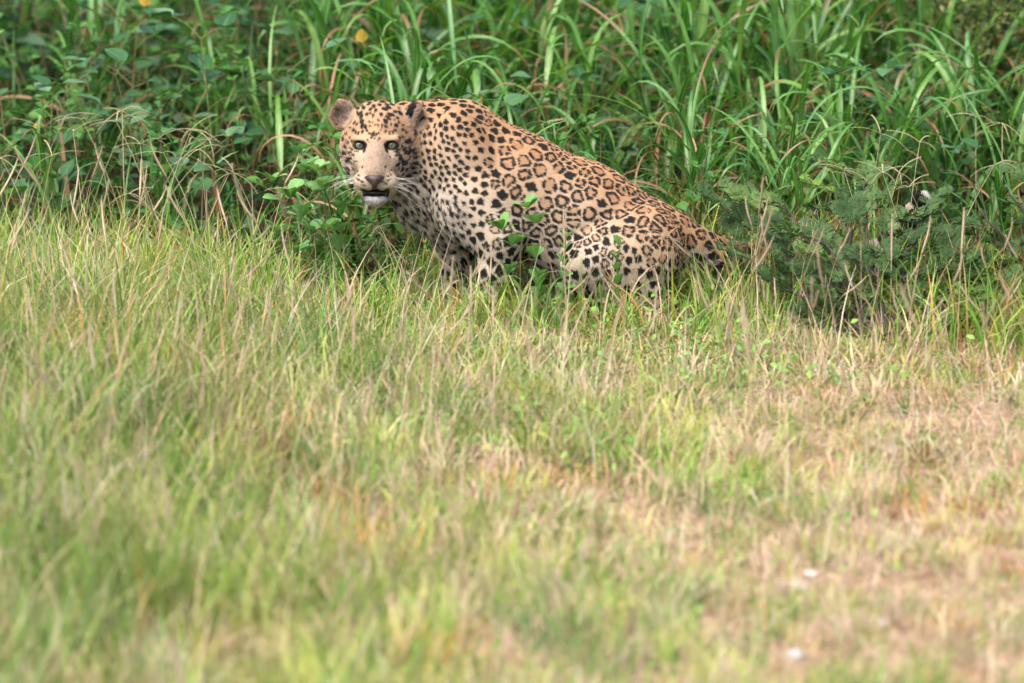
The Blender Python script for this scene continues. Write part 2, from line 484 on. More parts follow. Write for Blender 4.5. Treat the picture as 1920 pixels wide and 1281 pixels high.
def coat(p, nrm, jit):
    """albedo of the coat at p"""
    n = len(p)
    bx, by = body_px(p); h = head_xyz(p); hw = head_weight(h)
    back = np.array([.42, .255, .140]); side = np.array([.475, .380, .285]); white = np.array([.54, .48, .41])
    # distance below the back line
    line = np.interp(bx, [700, 785, 850, 890, 1000, 1100, 1200, 1260, 1300, 1400, 1750],
                     [185, 187, 190, 220, 262, 300, 355, 398, 430, 462, 470])
    dep = by - line
    f = sstep(10, 170, dep + 22 * wob(p, 24, .3))
    c = back + (side - back) * f[:, None]
    c = c + (white - c) * (.40 * sstep(120, 190, dep))[:, None]
    wh = np.maximum(sstep(-.15, -.75, nrm[:, 2]), sstep(215, 285, dep - .05 * (bx - 950)) * .8 * (bx < 1290))
    wh = np.maximum(wh, (1 - sstep(35, 90, np.hypot(bx - 805, (by - 420)))) * .95 * (nrm[:, 1] < .5))
    wh = np.maximum(wh, (1 - sstep(14, 34, np.abs(by - 488))) * (bx > 1280) * (bx < 1400) * .8 * sstep(.1, -.4, nrm[:, 2]))
    leg = sstep(470, 520, by) * (bx < 1000)
    wh = np.maximum(wh, leg * .35)
    c = c + (white - c) * wh[:, None]
    # rosettes and spots
    q = p + S * 1.0 * np.stack([wob(p, 260, 0.), wob(p, 240, 1.), wob(p, 250, 2.)], 1) + jit * S * .35
    NK = 6
    near = np.empty((n, NK), dtype=np.int64)
    for i in range(n):
        near[i] = [e[1] for e in skd.find_n(q[i], NK)]
    k = near[:, 0]; r0 = srad[k]
    d = q - seeds[k]; F1 = np.linalg.norm(d, axis=1)
    db = np.full(n, 9.0)                                      # distance to the edge of this spot's own cell
    for s in range(1, NK):
        m = seeds[near[:, s]] - seeds[k]; ml = np.linalg.norm(m, axis=1) + 1e-9
        db = np.minimum(db, ml / 2 - (d * m).sum(1) / ml)
    dbn = db / r0
    u = (d * sT[k]).sum(1); v = (d * sB[k]).sum(1); th = np.arctan2(v, u)
    fr_ = F1 / r0
    g = np.cos(sn_[k] * th + sph[k] + .5 * np.sin(2 * th + sph2[k]))
    ring = sstep(.055, .09, dbn) * (1 - sstep(.295 + sth[k], .335 + sth[k], dbn)) * (1 - sstep(.56, .62, fr_))
    ring = ring * sstep(-.95, -.72, g + .22 * scl[k])
    el = np.sqrt((u * .88) ** 2 + (v * 1.08) ** 2) / r0
    lob = 1 + .13 * np.cos(sn_[k] * th + sph[k]) + .07 * np.sin(5 * th + sph2[k])
    solid = sstep(.05, .10, dbn) * (1 - sstep(.86, 1.06, el / (ssz[k] * lob)))
    dark = np.where(isro[k], ring, solid)
    core = np.where(isro[k], sstep(.22, .30, dbn), 0)
    c = c * (1 - core[:, None] * np.array([.17, .26, .33]))
    black = np.array([.012, .011, .011])
    bodyd = dark * (1 - hw)
    # tail: bands near the tip
    tt = sstep(1480, 1540, bx)
    cream_t = sstep(1480, 1560, bx)[:, None]
    c = c * (1 - cream_t) + np.array([.50, .43, .36]) * cream_t
    band = ((np.sin((p[:, 0] + p[:, 2] * 1.2) / S / 11.0 + 1.5) > -.45) & (nrm[:, 0] < .75)) * tt
    bodyd = np.maximum(bodyd * (1 - tt), band * 1.0)
    tipw = sstep(1680, 1700, bx) * sstep(-.1, .5, nrm[:, 0])
    c = c * (1 - tipw[:, None]) + np.array([.58, .57, .55]) * tipw[:, None]
    # ---------------- face
    x, y, z = h[:, 0], h[:, 1], h[:, 2]
    fh = np.array([.40, .255, .150]); pale = np.array([.41, .315, .225]); cream = np.array([.54, .48, .41])
    fc = fh + (pale - fh) * sstep(30, -25, y + .25 * np.abs(x) - 8)[:, None]
    bridge = (1 - sstep(7, 24, np.abs(x - .5))) * sstep(28, -22, y) * sstep(-72, -60, y)
    fc = fc + (np.array([.29, .215, .16]) - fc) * bridge[:, None]
    under = (1 - sstep(.7, 1.25, np.hypot((np.abs(x) - 24) / 9, (y + 17) / 8)))
    over = (1 - sstep(.7, 1.25, np.hypot((np.abs(x) - 27) / 14, (y - 14) / 5))) * .25
    pads = .8 * (1 - sstep(.7, 1.3, np.hypot((np.abs(x) - 20) / 22, (y + 70) / 15)))
    fc = fc + (cream - fc) * np.maximum.reduce([under * .2, over * .6, pads * .5])[:, None]
    cheekw = sstep(36, 56, np.abs(x)) * sstep(-20, -45, y)
    fc = fc + (cream - fc) * (cheekw * .6)[:, None]
    chin = sstep(-89, -93, y)
    fc = fc * (1 - chin[:, None]) + (np.array([.52, .51, .49]) * (.75 + .25 * sstep(-.5, .5, wob(p, 1100, .9)))[:, None]) * chin[:, None]
    sm = np.zeros(n)
    jx, jy = x + jit[:, 0] * .7, y + jit[:, 1] * .7
    onf = np.where(hw > .05)[0]
    if len(onf):
        X_, Y_ = jx[onf], jy[onf]; best = np.zeros(len(onf))
        for a in range(len(FS)):
            dx, dy = X_ - FSx[a], Y_ - FSy[a]; ct, st = math.cos(FSt[a]), math.sin(FSt[a])
            e = np.sqrt(((dx * ct + dy * st) / FSa[a]) ** 2 + ((-dx * st + dy * ct) / FSb[a]) ** 2)
            best = np.maximum(best, 1 - sstep(.75, 1.15, e))
        sm[onf] = best
    sm = np.where(z < -62, dark, sm)
    ck = sstep(36, 44, np.abs(x)) * sstep(-62, -52, y) * (1 - sstep(-14, -6, y))
    sm = np.maximum(sm, dark * ck)
    rim = np.zeros(n)
    for s in (-1, 1):
        e = np.hypot((x - s * 29) / 14, (y - 1.2) / 9.3); rim = np.maximum(rim, 1 - sstep(.92, 1.12, e))
        tl = np.hypot((x - s * 20 + .3 * s * (y + 8)) / 3.0, (y + 8) / 7.0); rim = np.maximum(rim, (1 - sstep(.7, 1.1, tl)))
    yu = -77.5 - 5.0 * np.exp(-((np.abs(x) - 12) / 7.5) ** 2); yl = -94 + .003 * x * x
    lips = sstep(yu + 1.2, yu - 1.2, y) * sstep(yl - 1.2, yl + 1.2, y) * (1 - sstep(24, 28, np.abs(x))) * (z > 5)
    lips = np.maximum(lips, (1 - sstep(1.2, 2.4, np.abs(x))) * (y < -70) * (y > -88) * (z > 20))
    sm = np.maximum.reduce([sm * (1 - chin), rim, lips])
    earl = (1 - sstep(.9, 1.05, np.hypot((x + 62) / 26, (y - 60) / 29)))
    earr = (np.sqrt(((x - 69) / 24) ** 2 + ((y - 60) / 33) ** 2 + ((z + 46) / 30) ** 2) < 1) * 1.0
    inn = np.array([.34, .26, .20])
    fn = nrm @ HZ
    fc = np.where((earl > .5)[:, None], inn * (.45 + .6 * sstep(-.6, .6, wob(p, 700, .2)))[:, None], fc)
    edge = (earl > .5) & (np.hypot((x + 62) / 21, (y - 60) / 24) > .95)
    fc[edge] = np.array([.40, .27, .17])
    backr = (earr > 0) & (nrm @ HX < .15) & (y > 46)
    sm = np.where((earl > .5) | (earr > .5), 0, sm)
    sm[backr] = 1
    lightr = (earr > 0) & ~backr
    fc[lightr] = np.array([.40, .30, .22])
    c = c * (1 - hw[:, None]) + fc * hw[:, None]
    dk = np.maximum(bodyd, sm * hw)[:, None]
    c = c * (1 - dk) + black * dk
    return c, hw

m_skin, nt, out = nodes_of('leopard coat')
at_ = N(nt, 'ShaderNodeAttribute', attribute_name='tint')
b = N(nt, 'ShaderNodeBsdfPrincipled'); b.inputs['Roughness'].default_value = .75; b.inputs['Specular IOR Level'].default_value = .15
nt.links.new(at_.outputs['Color'], b.inputs['Base Color']); nt.links.new(b.outputs[0], out.inputs[0])
m_fur, nt, out = nodes_of('leopard fur')
at_ = N(nt, 'ShaderNodeAttribute', attribute_name='tint')
b = N(nt, 'ShaderNodeBsdfDiffuse'); g = N(nt, 'ShaderNodeBsdfGlossy'); g.inputs['Roughness'].default_value = .5
g.inputs['Color'].default_value = (1, .97, .93, 1)
mx = N(nt, 'ShaderNodeMixShader'); mx.inputs[0].default_value = .02
nt.links.new(at_.outputs['Color'], b.inputs['Color'])
nt.links.new(b.outputs[0], mx.inputs[1]); nt.links.new(g.outputs[0], mx.inputs[2]); nt.links.new(mx.outputs[0], out.inputs[0])

leo = thing('leopard', 'spotted leopard squatting at the grass edge, face turned to the viewer', 'leopard', (0.1, 0, 0))
inv = np.array([0.1, 0, 0])
vc, _ = coat(LV, LN, np.zeros_like(LV))
body = link('body', new_mesh('body', LV - inv, LF, col=vc), leo, m_skin)

# fur, one object of single hairs
NH = 400000
fp, fn_ = sample_skin(NH, rs)
jit = rs.normal(0, 1, (NH, 3))
fcol, fhw = coat(fp, fn_, jit)
fcol = fcol * rs.uniform(.80, 1.18, (NH, 1))
spk = (head_xyz(fp)[:, 1] < 12) & (rs.random(NH) < .20) & (fhw > .5)
fcol[spk] *= .35
bx, by = body_px(fp); hh = head_xyz(fp)
ln = np.full(NH, .0048)
ln += .012 * sstep(-.3, -.8, fn_[:, 2])                                     # belly
ln += .013 * (1 - sstep(30, 95, np.hypot(bx - 800, by - 410)))           # chest
ln = np.where(sstep(480, 520, by) > .5, .008, ln)
hl = .0035 + .008 * sstep(44, 62, np.abs(hh[:, 0])) + .005 * sstep(-90, -104, hh[:, 1])
ine = (np.hypot((hh[:, 0] + 62) / 22, (hh[:, 1] - 58) / 25) < 1) | ((hh[:, 0] > 55) & (hh[:, 1] > 34) & (fn_ @ HX > .3))
hl = np.where(ine, .011, hl)
hl = np.where(np.hypot((np.abs(hh[:, 0]) - 29) / 16, (hh[:, 1] - 2) / 12) < 1, .0015, hl)
hl = np.where((np.hypot(hh[:, 0] / 28, (hh[:, 1] + 85) / 8) < 1) | (np.hypot(hh[:, 0] / 20, (hh[:, 1] + 64) / 12) < 1), .0015, hl)
ln = ln * (1 - fhw) + hl * fhw
ln += .010 * sstep(1640, 1690, bx)
ln *= rs.uniform(.65, 1.2, NH)
fd = flow(fp, fn_) + rs.normal(0, .16, (NH, 3))
lift = np.where(ine, .75, .27)[:, None] + .10 * rs.normal(0, 1, (NH, 1))
d1 = fd + fn_ * (lift + .35); d1 /= np.linalg.norm(d1, axis=1)[:, None]
d2 = fd + fn_ * (lift - .18); d2 /= np.linalg.norm(d2, axis=1)[:, None]
P0 = fp - fn_ * .0006; P1 = P0 + d1 * (ln * .5)[:, None]; P2 = P1 + d2 * (ln * .5)[:, None]
cu = bpy.data.hair_curves.new('fur')
cu.add_curves([3] * NH)
pos = np.stack([P0, P1, P2], 1) - inv
cu.attributes['position'].data.foreach_set('vector', pos.astype(np.float32).ravel())
ra = cu.attributes.get('radius') or cu.attributes.new('radius', 'FLOAT', 'POINT')
rad = np.tile(np.array([.00048, .00042, .00010], dtype=np.float32), NH)
ra.data.foreach_set('value', rad)
ca = cu.attributes.new('tint', 'FLOAT_COLOR', 'CURVE')
c4 = np.ones((NH, 4), dtype=np.float32); c4[:, :3] = np.clip(fcol, 0, 1)
ca.data.foreach_set('color', c4.ravel())
fur = link('fur', cu, leo, m_fur)
fur['kind'] = 'stuff'

# eyes: ball > iris, pupil
def cap(rad, ang, n=20, rings=5):
    V = [(0, 0, rad)]; F = []
    for i in range(1, rings + 1):
        t = ang * i / rings
        for j in range(n):
            p = 2 * math.pi * j / n
            V.append((rad * math.sin(t) * math.cos(p), rad * math.sin(t) * math.sin(p), rad * math.cos(t)))
    for j in range(n):
        F.append((0, 1 + j, 1 + (j + 1) % n))
        for i in range(rings - 1):
            a, b_ = 1 + i * n + j, 1 + i * n + (j + 1) % n
            F.append((a, a + n, b_ + n)); F.append((a, b_ + n, b_))
    return np.array(V, float), np.array(F)
def glossy(name, c, rough, coat_=0.0):
    m = simple_mat(name, c, rough, .5, .12, 800)
    m.node_tree.nodes['Principled BSDF'].inputs['Coat Weight'].default_value = coat_
    m.node_tree.nodes['Principled BSDF'].inputs['Coat Roughness'].default_value = .04
    return m
m_eyeb = glossy('eye dark rim', (.012, .010, .009), .25)
m_iris = glossy('iris', (.095, .105, .062), .30, 1.0)
m_pup = glossy('pupil', (.006, .006, .006), .1, 1.0)
ball = cap(11.2 * S, math.pi * .55, 24, 8)
irs = cap(11.5 * S, .70, 24, 5); pup = cap(11.75 * S, .23, 16, 3)
HROT = Matrix([list(HM[0]), list(HM[1]), list(HM[2])])
me_b, me_i, me_p = new_mesh('eye', *ball), new_mesh('iris', *irs), new_mesh('pupil', *pup)
for s in (-1, 1):
    c = hp(s * 29, 1.6, 22)
    e = link('eye', me_b, leo, m_eyeb, Vector(c - inv), HROT.to_euler())
    link('iris', me_i, e, m_iris, (0, 0, 0), (math.radians(-3), 0, 0))
    link('pupil', me_p, e, m_pup, (0, 0, 0), (math.radians(-3), 0, 0))
# nose pad
nb = bmesh.new()
prof = [(-17, 0), (-9, 3.2), (0, 2.6), (9, 3.2), (17, 0), (11, -7), (4.5, -13), (3, -20), (-3, -20), (-4.5, -13), (-11, -7)]
fr = [nb.verts.new((x * 1.1 * S, y * 1.1 * S, (6 - .018 * x * x + .05 * y) * S)) for x, y in prof]
bk = [nb.verts.new((x * 1.2 * S, y * 1.15 * S, (-6 - .03 * x * x) * S)) for x, y in prof]
cm = nb.verts.new((0, -5 * S, 8.5 * S))
for i in range(len(prof)):
    j = (i + 1) % len(prof)
    nb.faces.new((cm, fr[j], fr[i])); nb.faces.new((fr[i], fr[j], bk[j], bk[i]))
nb.normal_update(); bmesh.ops.recalc_face_normals(nb, faces=nb.faces)
nme = bpy.data.meshes.new('nose'); nb.to_mesh(nme); nb.free()
for p in nme.polygons: p.use_smooth = True
m_nose = glossy('nose leather', (.036, .019, .018), .5)
link('nose', nme, leo, m_nose, Vector(hp(-1, -58, 77) - inv), HROT.to_euler())
# mouth lining: dark palate with tongue
mo = cap(20 * S, math.pi * .5, 20, 5); mo = (mo[0] * np.array([1.15, .30, .9]), mo[1])
link('mouth_lining', new_mesh('mouth_lining', *mo), leo, glossy('mouth lining', (.010, .008, .009), .18), Vector(hp(0, -86, 36) - inv), HROT.to_euler())
# whiskers
wp = []
rw = random.Random(3)
for s in (-1, 1):
    for i in range(12):
        x0, y0, z0 = s * rw.uniform(22, 40), rw.uniform(-78, -58), 62 - rw.uniform(0, 14)
        L = rw.uniform(26, 62); dy = rw.uniform(-.45, .50)
        pts = []
        for t in np.linspace(0, 1, 7):
            pts.append(hp(x0 + s * L * t, y0 + L * (dy * t - .35 * t * t), z0 - L * .3 * t) - inv)
        wp.append(tube(pts, np.linspace(.00034, .00010, 7), 4))
wh_ = link('whiskers', new_mesh('whiskers', *merge(wp)), leo, simple_mat('whisker', (.78, .76, .72), .4, .4, .05))
wh_['kind'] = 'stuff'
# ================================================================== ground
def gh(x, y):
    x = np.asarray(x, float); y = np.asarray(y, float)
    b = .010 * np.sin(2.3 * x + 1.1 * y) + .008 * np.sin(4.1 * y - 1.7 * x + 1) + .006 * np.sin(7.3 * x + 2)
    b = b * sstep(.0, .5, np.abs(y) + .6 * np.maximum(0, np.abs(x - .1) - .4))
    return b + .05 * sstep(1.0, 4.0, y)

def edge_y(x):
    """where the tall growth begins"""
    return np.interp(x, [-2.5, -1.2, -.75, -.45, -.33, -.2, .1, .5, .8, 1.2, 2.2], [.75, .46, .25, .02, -.06, .22, .24, .12, -.18, -.46, -.75])

def patch(x, y, f=1.0, ph=0.0):
    """soft -1..1 patchiness"""
    return (np.sin(2.1 * f * x + 1.3 * np.sin(1.7 * f * y + ph)) + np.sin(3.1 * f * y + 1.9 * np.sin(1.3 * f * x - ph) + ph)
            + .7 * np.sin(5.3 * f * x + 4.1 * f * y + 2 * ph)) / 2.7

def bareness(x, y):
    """1 on the trodden dry soil, 0 in the meadow"""
    return sstep(-.45, .75, (x + .16) * .60 - (y + 1.58) * .58 + .30 * patch(x, y, 1.6, .7))

gu = np.sign(np.linspace(-1, 1, 181)) * (np.abs(np.linspace(-1, 1, 181)) * 3.2 + 400 * np.abs(np.linspace(-1, 1, 181)) ** 9)
GX, GY = np.meshgrid(gu, gu - .2, indexing='ij')
GZ = gh(GX, GY)
far = np.maximum(np.abs(GX), np.abs(GY)) > 12
GZ[far] = .05
nn = len(gu)
ii = np.arange(nn * nn).reshape(nn, nn)
GF = np.stack([ii[:-1, :-1], ii[1:, :-1], ii[1:, 1:], ii[:-1, 1:]], -1).reshape(-1, 4)
GP = np.stack([GX, GY, GZ], -1).reshape(-1, 3)
m_soil, nt, out = nodes_of('soil')
tc = N(nt, 'ShaderNodeTexCoord')
n1 = N(nt, 'ShaderNodeTexNoise'); n1.inputs['Scale'].default_value = 3.0; n1.inputs['Detail'].default_value = 9
n2 = N(nt, 'ShaderNodeTexNoise'); n2.inputs['Scale'].default_value = 70; n2.inputs['Detail'].default_value = 6
r1 = ramp(nt, [(.30, (.27, .175, .11)), (.5, (.39, .28, .19)), (.72, (.48, .37, .265))])
r2 = ramp(nt, [(.30, (.45, .42, .40)), (.62, (1, 1, 1))])
mul = N(nt, 'ShaderNodeMixRGB', blend_type='MULTIPLY'); mul.inputs[0].default_value = .85
bs = N(nt, 'ShaderNodeBsdfPrincipled'); bs.inputs['Roughness'].default_value = .95; bs.inputs['Specular IOR Level'].default_value = .1
bp = N(nt, 'ShaderNodeBump'); bp.inputs['Distance'].default_value = .02; bp.inputs['Strength'].default_value = .8
gat = N(nt, 'ShaderNodeAttribute', attribute_name='tint')
mg = N(nt, 'ShaderNodeMixRGB', blend_type='MULTIPLY'); mg.inputs[0].default_value = 1
L = nt.links.new
L(tc.outputs['Object'], n1.inputs['Vector']); L(tc.outputs['Object'], n2.inputs['Vector'])
L(n1.outputs[0], r1.inputs[0]); L(n2.outputs[0], r2.inputs[0])
L(r1.outputs[0], mul.inputs[1]); L(r2.outputs[0], mul.inputs[2]); L(mul.outputs[0], mg.inputs[1]); L(gat.outputs['Color'], mg.inputs[2])
L(mg.outputs[0], bs.inputs['Base Color']); L(n2.outputs[0], bp.inputs['Height']); L(bp.outputs[0], bs.inputs['Normal']); L(bs.outputs[0], out.inputs[0])
# humus and painted-in shade under meadow and tall growth, pale dry soil on the trodden side
hum_shade = sstep(-.1, .3, GP[:, 1] - edge_y(GP[:, 0]))[:, None]
gcol = (np.array([.45, .42, .40]) + np.array([.55, .58, .60]) * sstep(.25, .8, bareness(GP[:, 0], GP[:, 1]))[:, None]) * (1 - hum_shade) + np.array([.13, .13, .12]) * hum_shade
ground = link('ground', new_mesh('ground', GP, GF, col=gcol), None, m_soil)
ground['kind'] = 'structure'

# ================================================================== plant materials
def leaf_mat(name, stops, transl=.35, rough=.42, tip=None, rib=(.30, .42, .16), vary=.25, spec=.45):
    m, nt, out = nodes_of(name)
    L = nt.links.new
    oi = N(nt, 'ShaderNodeObjectInfo')
    rp = ramp(nt, stops); L(oi.outputs['Random'], rp.inputs[0])
    uv = N(nt, 'ShaderNodeAttribute', attribute_name='bladeuv')
    sp = N(nt, 'ShaderNodeSeparateXYZ'); L(uv.outputs['Vector'], sp.inputs[0])
    ab = N(nt, 'ShaderNodeMath', operation='ABSOLUTE'); L(sp.outputs[0], ab.inputs[0])
    mr = N(nt, 'ShaderNodeMapRange'); mr.inputs['From Min'].default_value = .06; mr.inputs['From Max'].default_value = .20
    mr.inputs['To Min'].default_value = .55; mr.inputs['To Max'].default_value = 0
    L(ab.outputs[0], mr.inputs['Value'])
    mx = N(nt, 'ShaderNodeMixRGB'); L(mr.outputs[0], mx.inputs[0]); L(rp.outputs[0], mx.inputs[1]); mx.inputs[2].default_value = (*rib, 1)
    # uneven pigment
    tc = N(nt, 'ShaderNodeTexCoord')
    nz = N(nt, 'ShaderNodeTexNoise'); nz.inputs['Scale'].default_value = 35; nz.inputs['Detail'].default_value = 5
    L(tc.outputs['Object'], nz.inputs['Vector'])
    vr = ramp(nt, [(.3, (1 - vary,) * 3), (.7, (1 + vary * .6,) * 3)]); L(nz.outputs[0], vr.inputs[0])
    ml = N(nt, 'ShaderNodeMixRGB', blend_type='MULTIPLY'); ml.inputs[0].default_value = 1
    L(mx.outputs[0], ml.inputs[1]); L(vr.outputs[0], ml.inputs[2])
    c = ml
    if tip is not None:                              # withered ends on some blades
        fr = N(nt, 'ShaderNodeMath', operation='MULTIPLY'); fr.inputs[1].default_value = 7.31; L(oi.outputs['Random'], fr.inputs[0])
        fc = N(nt, 'ShaderNodeMath', operation='FRACT'); L(fr.outputs[0], fc.inputs[0])
        st = N(nt, 'ShaderNodeMapRange'); st.inputs['From Min'].default_value = .5; st.inputs['From Max'].default_value = 1
        st.inputs['To Min'].default_value = 1.05; st.inputs['To Max'].default_value = .45; L(fc.outputs[0], st.inputs['Value'])
        su = N(nt, 'ShaderNodeMath', operation='SUBTRACT'); L(sp.outputs[1], su.inputs[0]); L(st.outputs[0], su.inputs[1])
        ad = N(nt, 'ShaderNodeMath', operation='MULTIPLY_ADD'); L(nz.outputs[0], ad.inputs[0]); ad.inputs[1].default_value = .3; 
        su2 = N(nt, 'ShaderNodeMath', operation='SUBTRACT'); L(su.outputs[0], su2.inputs[0]); su2.inputs[1].default_value = .15
        L(su2.outputs[0], ad.inputs[2])
        m2 = N(nt, 'ShaderNodeMapRange'); m2.inputs['From Min'].default_value = 0; m2.inputs['From Max'].default_value = .12
        L(ad.outputs[0], m2.inputs['Value'])
        mt = N(nt, 'ShaderNodeMixRGB'); L(m2.outputs[0], mt.inputs[0]); L(ml.outputs[0], mt.inputs[1]); mt.inputs[2].default_value = (*tip, 1)
        c = mt
    b = N(nt, 'ShaderNodeBsdfPrincipled'); b.inputs['Roughness'].default_value = rough; b.inputs['Specular IOR Level'].default_value = spec
    L(c.outputs[0], b.inputs['Base Color'])
    t = N(nt, 'ShaderNodeBsdfTranslucent')
    tm = N(nt, 'ShaderNodeMixRGB', blend_type='MULTIPLY'); tm.inputs[0].default_value = 1; tm.inputs[2].default_value = (1.15, 1.2, .6, 1)
    L(c.outputs[0], tm.inputs[1]); L(tm.outputs[0], t.inputs['Color'])
    ms = N(nt, 'ShaderNodeMixShader'); ms.inputs[0].default_value = transl
    L(b.outputs[0], ms.inputs[1]); L(t.outputs[0], ms.inputs[2]); L(ms.outputs[0], out.inputs[0])
    return m

def tint_mat(name, transl=.3, rough=.55, spec=.3):
    m, nt, out = nodes_of(name)
    L = nt.links.new
    a = N(nt, 'ShaderNodeAttribute', attribute_name='tint')
    b = N(nt, 'ShaderNodeBsdfPrincipled'); b.inputs['Roughness'].default_value = rough; b.inputs['Specular IOR Level'].default_value = spec
    t = N(nt, 'ShaderNodeBsdfTranslucent'); L(a.outputs['Color'], b.inputs['Base Color']); L(a.outputs['Color'], t.inputs['Color'])
    ms = N(nt, 'ShaderNodeMixShader'); ms.inputs[0].default_value = transl
    L(b.outputs[0], ms.inputs[1]); L(t.outputs[0], ms.inputs[2]); L(ms.outputs[0], out.inputs[0])
    return m

M_TALL = leaf_mat('tall grass blade', [(0, (.028, .118, .015)), (.3, (.050, .178, .025)), (.6, (.080, .24, .034)), (.85, (.15, .31, .05)), (1, (.115, .28, .10))],
                  .36, .36, tip=(.22, .12, .06), spec=.55)
M_DRY = leaf_mat('withered blade', [(0, (.19, .09, .05)), (.5, (.27, .155, .085)), (1, (.38, .26, .15))], .25, .6, rib=(.45, .3, .2), spec=.2)
M_STEM = leaf_mat('grass stem', [(0, (.10, .17, .03)), (.6, (.17, .20, .06)), (1, (.25, .15, .07))], .1, .5, rib=(.16, .2, .06))
M_HERB = leaf_mat('round herb leaf', [(0, (.035, .13, .028)), (.4, (.055, .185, .035)), (.8, (.09, .25, .045)), (1, (.17, .31, .05))], .33, .45, rib=(.14, .27, .09), spec=.35)
M_FRONT = leaf_mat('pale herb leaf', [(0, (.10, .26, .075)), (.5, (.15, .33, .10)), (1, (.21, .40, .13))], .3, .5, rib=(.25, .42, .18), spec=.35)
M_VINE = leaf_mat('broad vine leaf', [(0, (.022, .085, .025)), (.5, (.040, .125, .040)), (.8, (.075, .18, .065)), (1, (.15, .25, .14))], .28, .45, rib=(.12, .22, .10), spec=.45)
M_HSTEM = leaf_mat('herb stem', [(0, (.09, .14, .03)), (1, (.20, .13, .06))], 0, .6, rib=(.12, .14, .04))
M_THORN = leaf_mat('thorn shrub leaflets', [(0, (.034, .072, .024)), (.5, (.052, .105, .034)), (.85, (.085, .15, .048)), (1, (.14, .24, .05))], .25, .6, rib=(.04, .10, .05), spec=.2)
M_BARK = simple_mat('thorn bark', (.055, .042, .038), .85, .15, .3, 120)
M_SEED = leaf_mat('seed spike', [(0, (.46, .35, .25)), (.5, (.56, .44, .34)), (1, (.62, .53, .40))], .3, .7, rib=(.45, .33, .24), spec=.15)
M_STRAW = leaf_mat('straw stalk', [(0, (.36, .30, .14)), (.6, (.46, .38, .22)), (1, (.30, .34, .12))], .15, .6, rib=(.4, .33, .2), spec=.2)
M_RAY = leaf_mat('finger grass ray', [(0, (.36, .38, .18)), (.6, (.46, .42, .26)), (1, (.55, .48, .34))], .2, .6, rib=(.45, .42, .28), spec=.2)
M_YEL = leaf_mat('yellowed leaf', [(0, (.55, .40, .06)), (1, (.60, .33, .05))], .35, .5, rib=(.6, .5, .15))
M_TINT = tint_mat('mixed meadow grass')
M_UNDER = tint_mat('undergrowth leaves', .25, .5, .4)

# ================================================================== blade and leaf shapes
def ribbon(L, W, lean, bend, twist=0.0, n=9, fold=.25, prof=None, curl=1.6):
    """arching blade rising from the origin, bending toward +x; three verts across"""
    t = np.linspace(0, 1, n + 1)
    ang = lean + bend * t ** curl
    ds = L / n
    x = np.concatenate([[0], np.cumsum(np.sin((ang[1:] + ang[:-1]) / 2) * ds)])
    z = np.concatenate([[0], np.cumsum(np.cos((ang[1:] + ang[:-1]) / 2) * ds)])
    wd = (prof(t) if prof else np.minimum(1, .45 + 2.2 * t) * (1 - t ** 2.2) ** .8) * W / 2 + .0003
    V, UVs = [], []
    for i in range(n + 1):
        nrm = np.array([-math.cos(ang[i]), 0, math.sin(ang[i])])
        a = twist * t[i]
        side = np.array([0, math.cos(a), 0]) + nrm * math.sin(a)
        up = nrm * math.cos(a) - np.array([0, math.sin(a), 0])
        p = np.array([x[i], 0, z[i]])
        for u in (-1, 0, 1):
            V.append(p + side * wd[i] * u + up * (fold * wd[i] * abs(u))); UVs.append((u, t[i]))
    F = []
    for i in range(n):
        for u in (0, 1):
            a = i * 3 + u
            F.append((a, a + 1, a + 4, a + 3))
    return np.array(V), np.array(F), np.array(UVs, float)

rb = random.Random(21)
BLADES = []
for i in range(22):
    v, f, u = ribbon(rb.uniform(.32, .58), rb.uniform(.013, .022), rb.uniform(.08, .45), rb.uniform(.5, 2.5), rb.uniform(-1.1, 1.1), 10, .3, None, rb.uniform(1.2, 2.2))
    if i % 2 == 0:                                    # sharply folded over
        v, f, u = ribbon(rb.uniform(.30, .48), rb.uniform(.015, .023), rb.uniform(.05, .3), rb.uniform(2.3, 2.9), rb.uniform(-.6, .6), 12, .25, None, rb.uniform(2.2, 3.4))
    BLADES.append(new_mesh('leaf_blade', v, f, uv=u)); BLADES[-1].materials.append(M_TALL)
DRYB = []
for i in range(8):
    v, f, u = ribbon(rb.uniform(.22, .42), rb.uniform(.006, .011), rb.uniform(.1, .6), rb.uniform(1.6, 3.2), rb.uniform(-4, 4), 12, .7, None, rb.uniform(1.2, 2.0))
    DRYB.append(new_mesh('withered_blade', v, f, uv=u)); DRYB[-1].materials.append(M_DRY)
def stem_mesh(name, H, lean, r0, r1, mat, bow=.0, n=6, sides=5, az=0):
    t = np.linspace(0, 1, n)
    a = lean + bow * t
    x = np.concatenate([[0], np.cumsum(np.sin(a[1:]) * H / (n - 1))]); z = np.concatenate([[0], np.cumsum(np.cos(a[1:]) * H / (n - 1))])
    P = np.stack([x * math.cos(az), x * math.sin(az), z], 1)
    v, f = tube(P, np.linspace(r0, r1, n), sides)
    uv = np.zeros((len(v), 2)); uv[:, 0] = .5; uv[:, 1] = np.repeat(t, sides) * .3
    me = new_mesh(name, v, f, uv=uv); me.materials.append(mat)
    return me, P

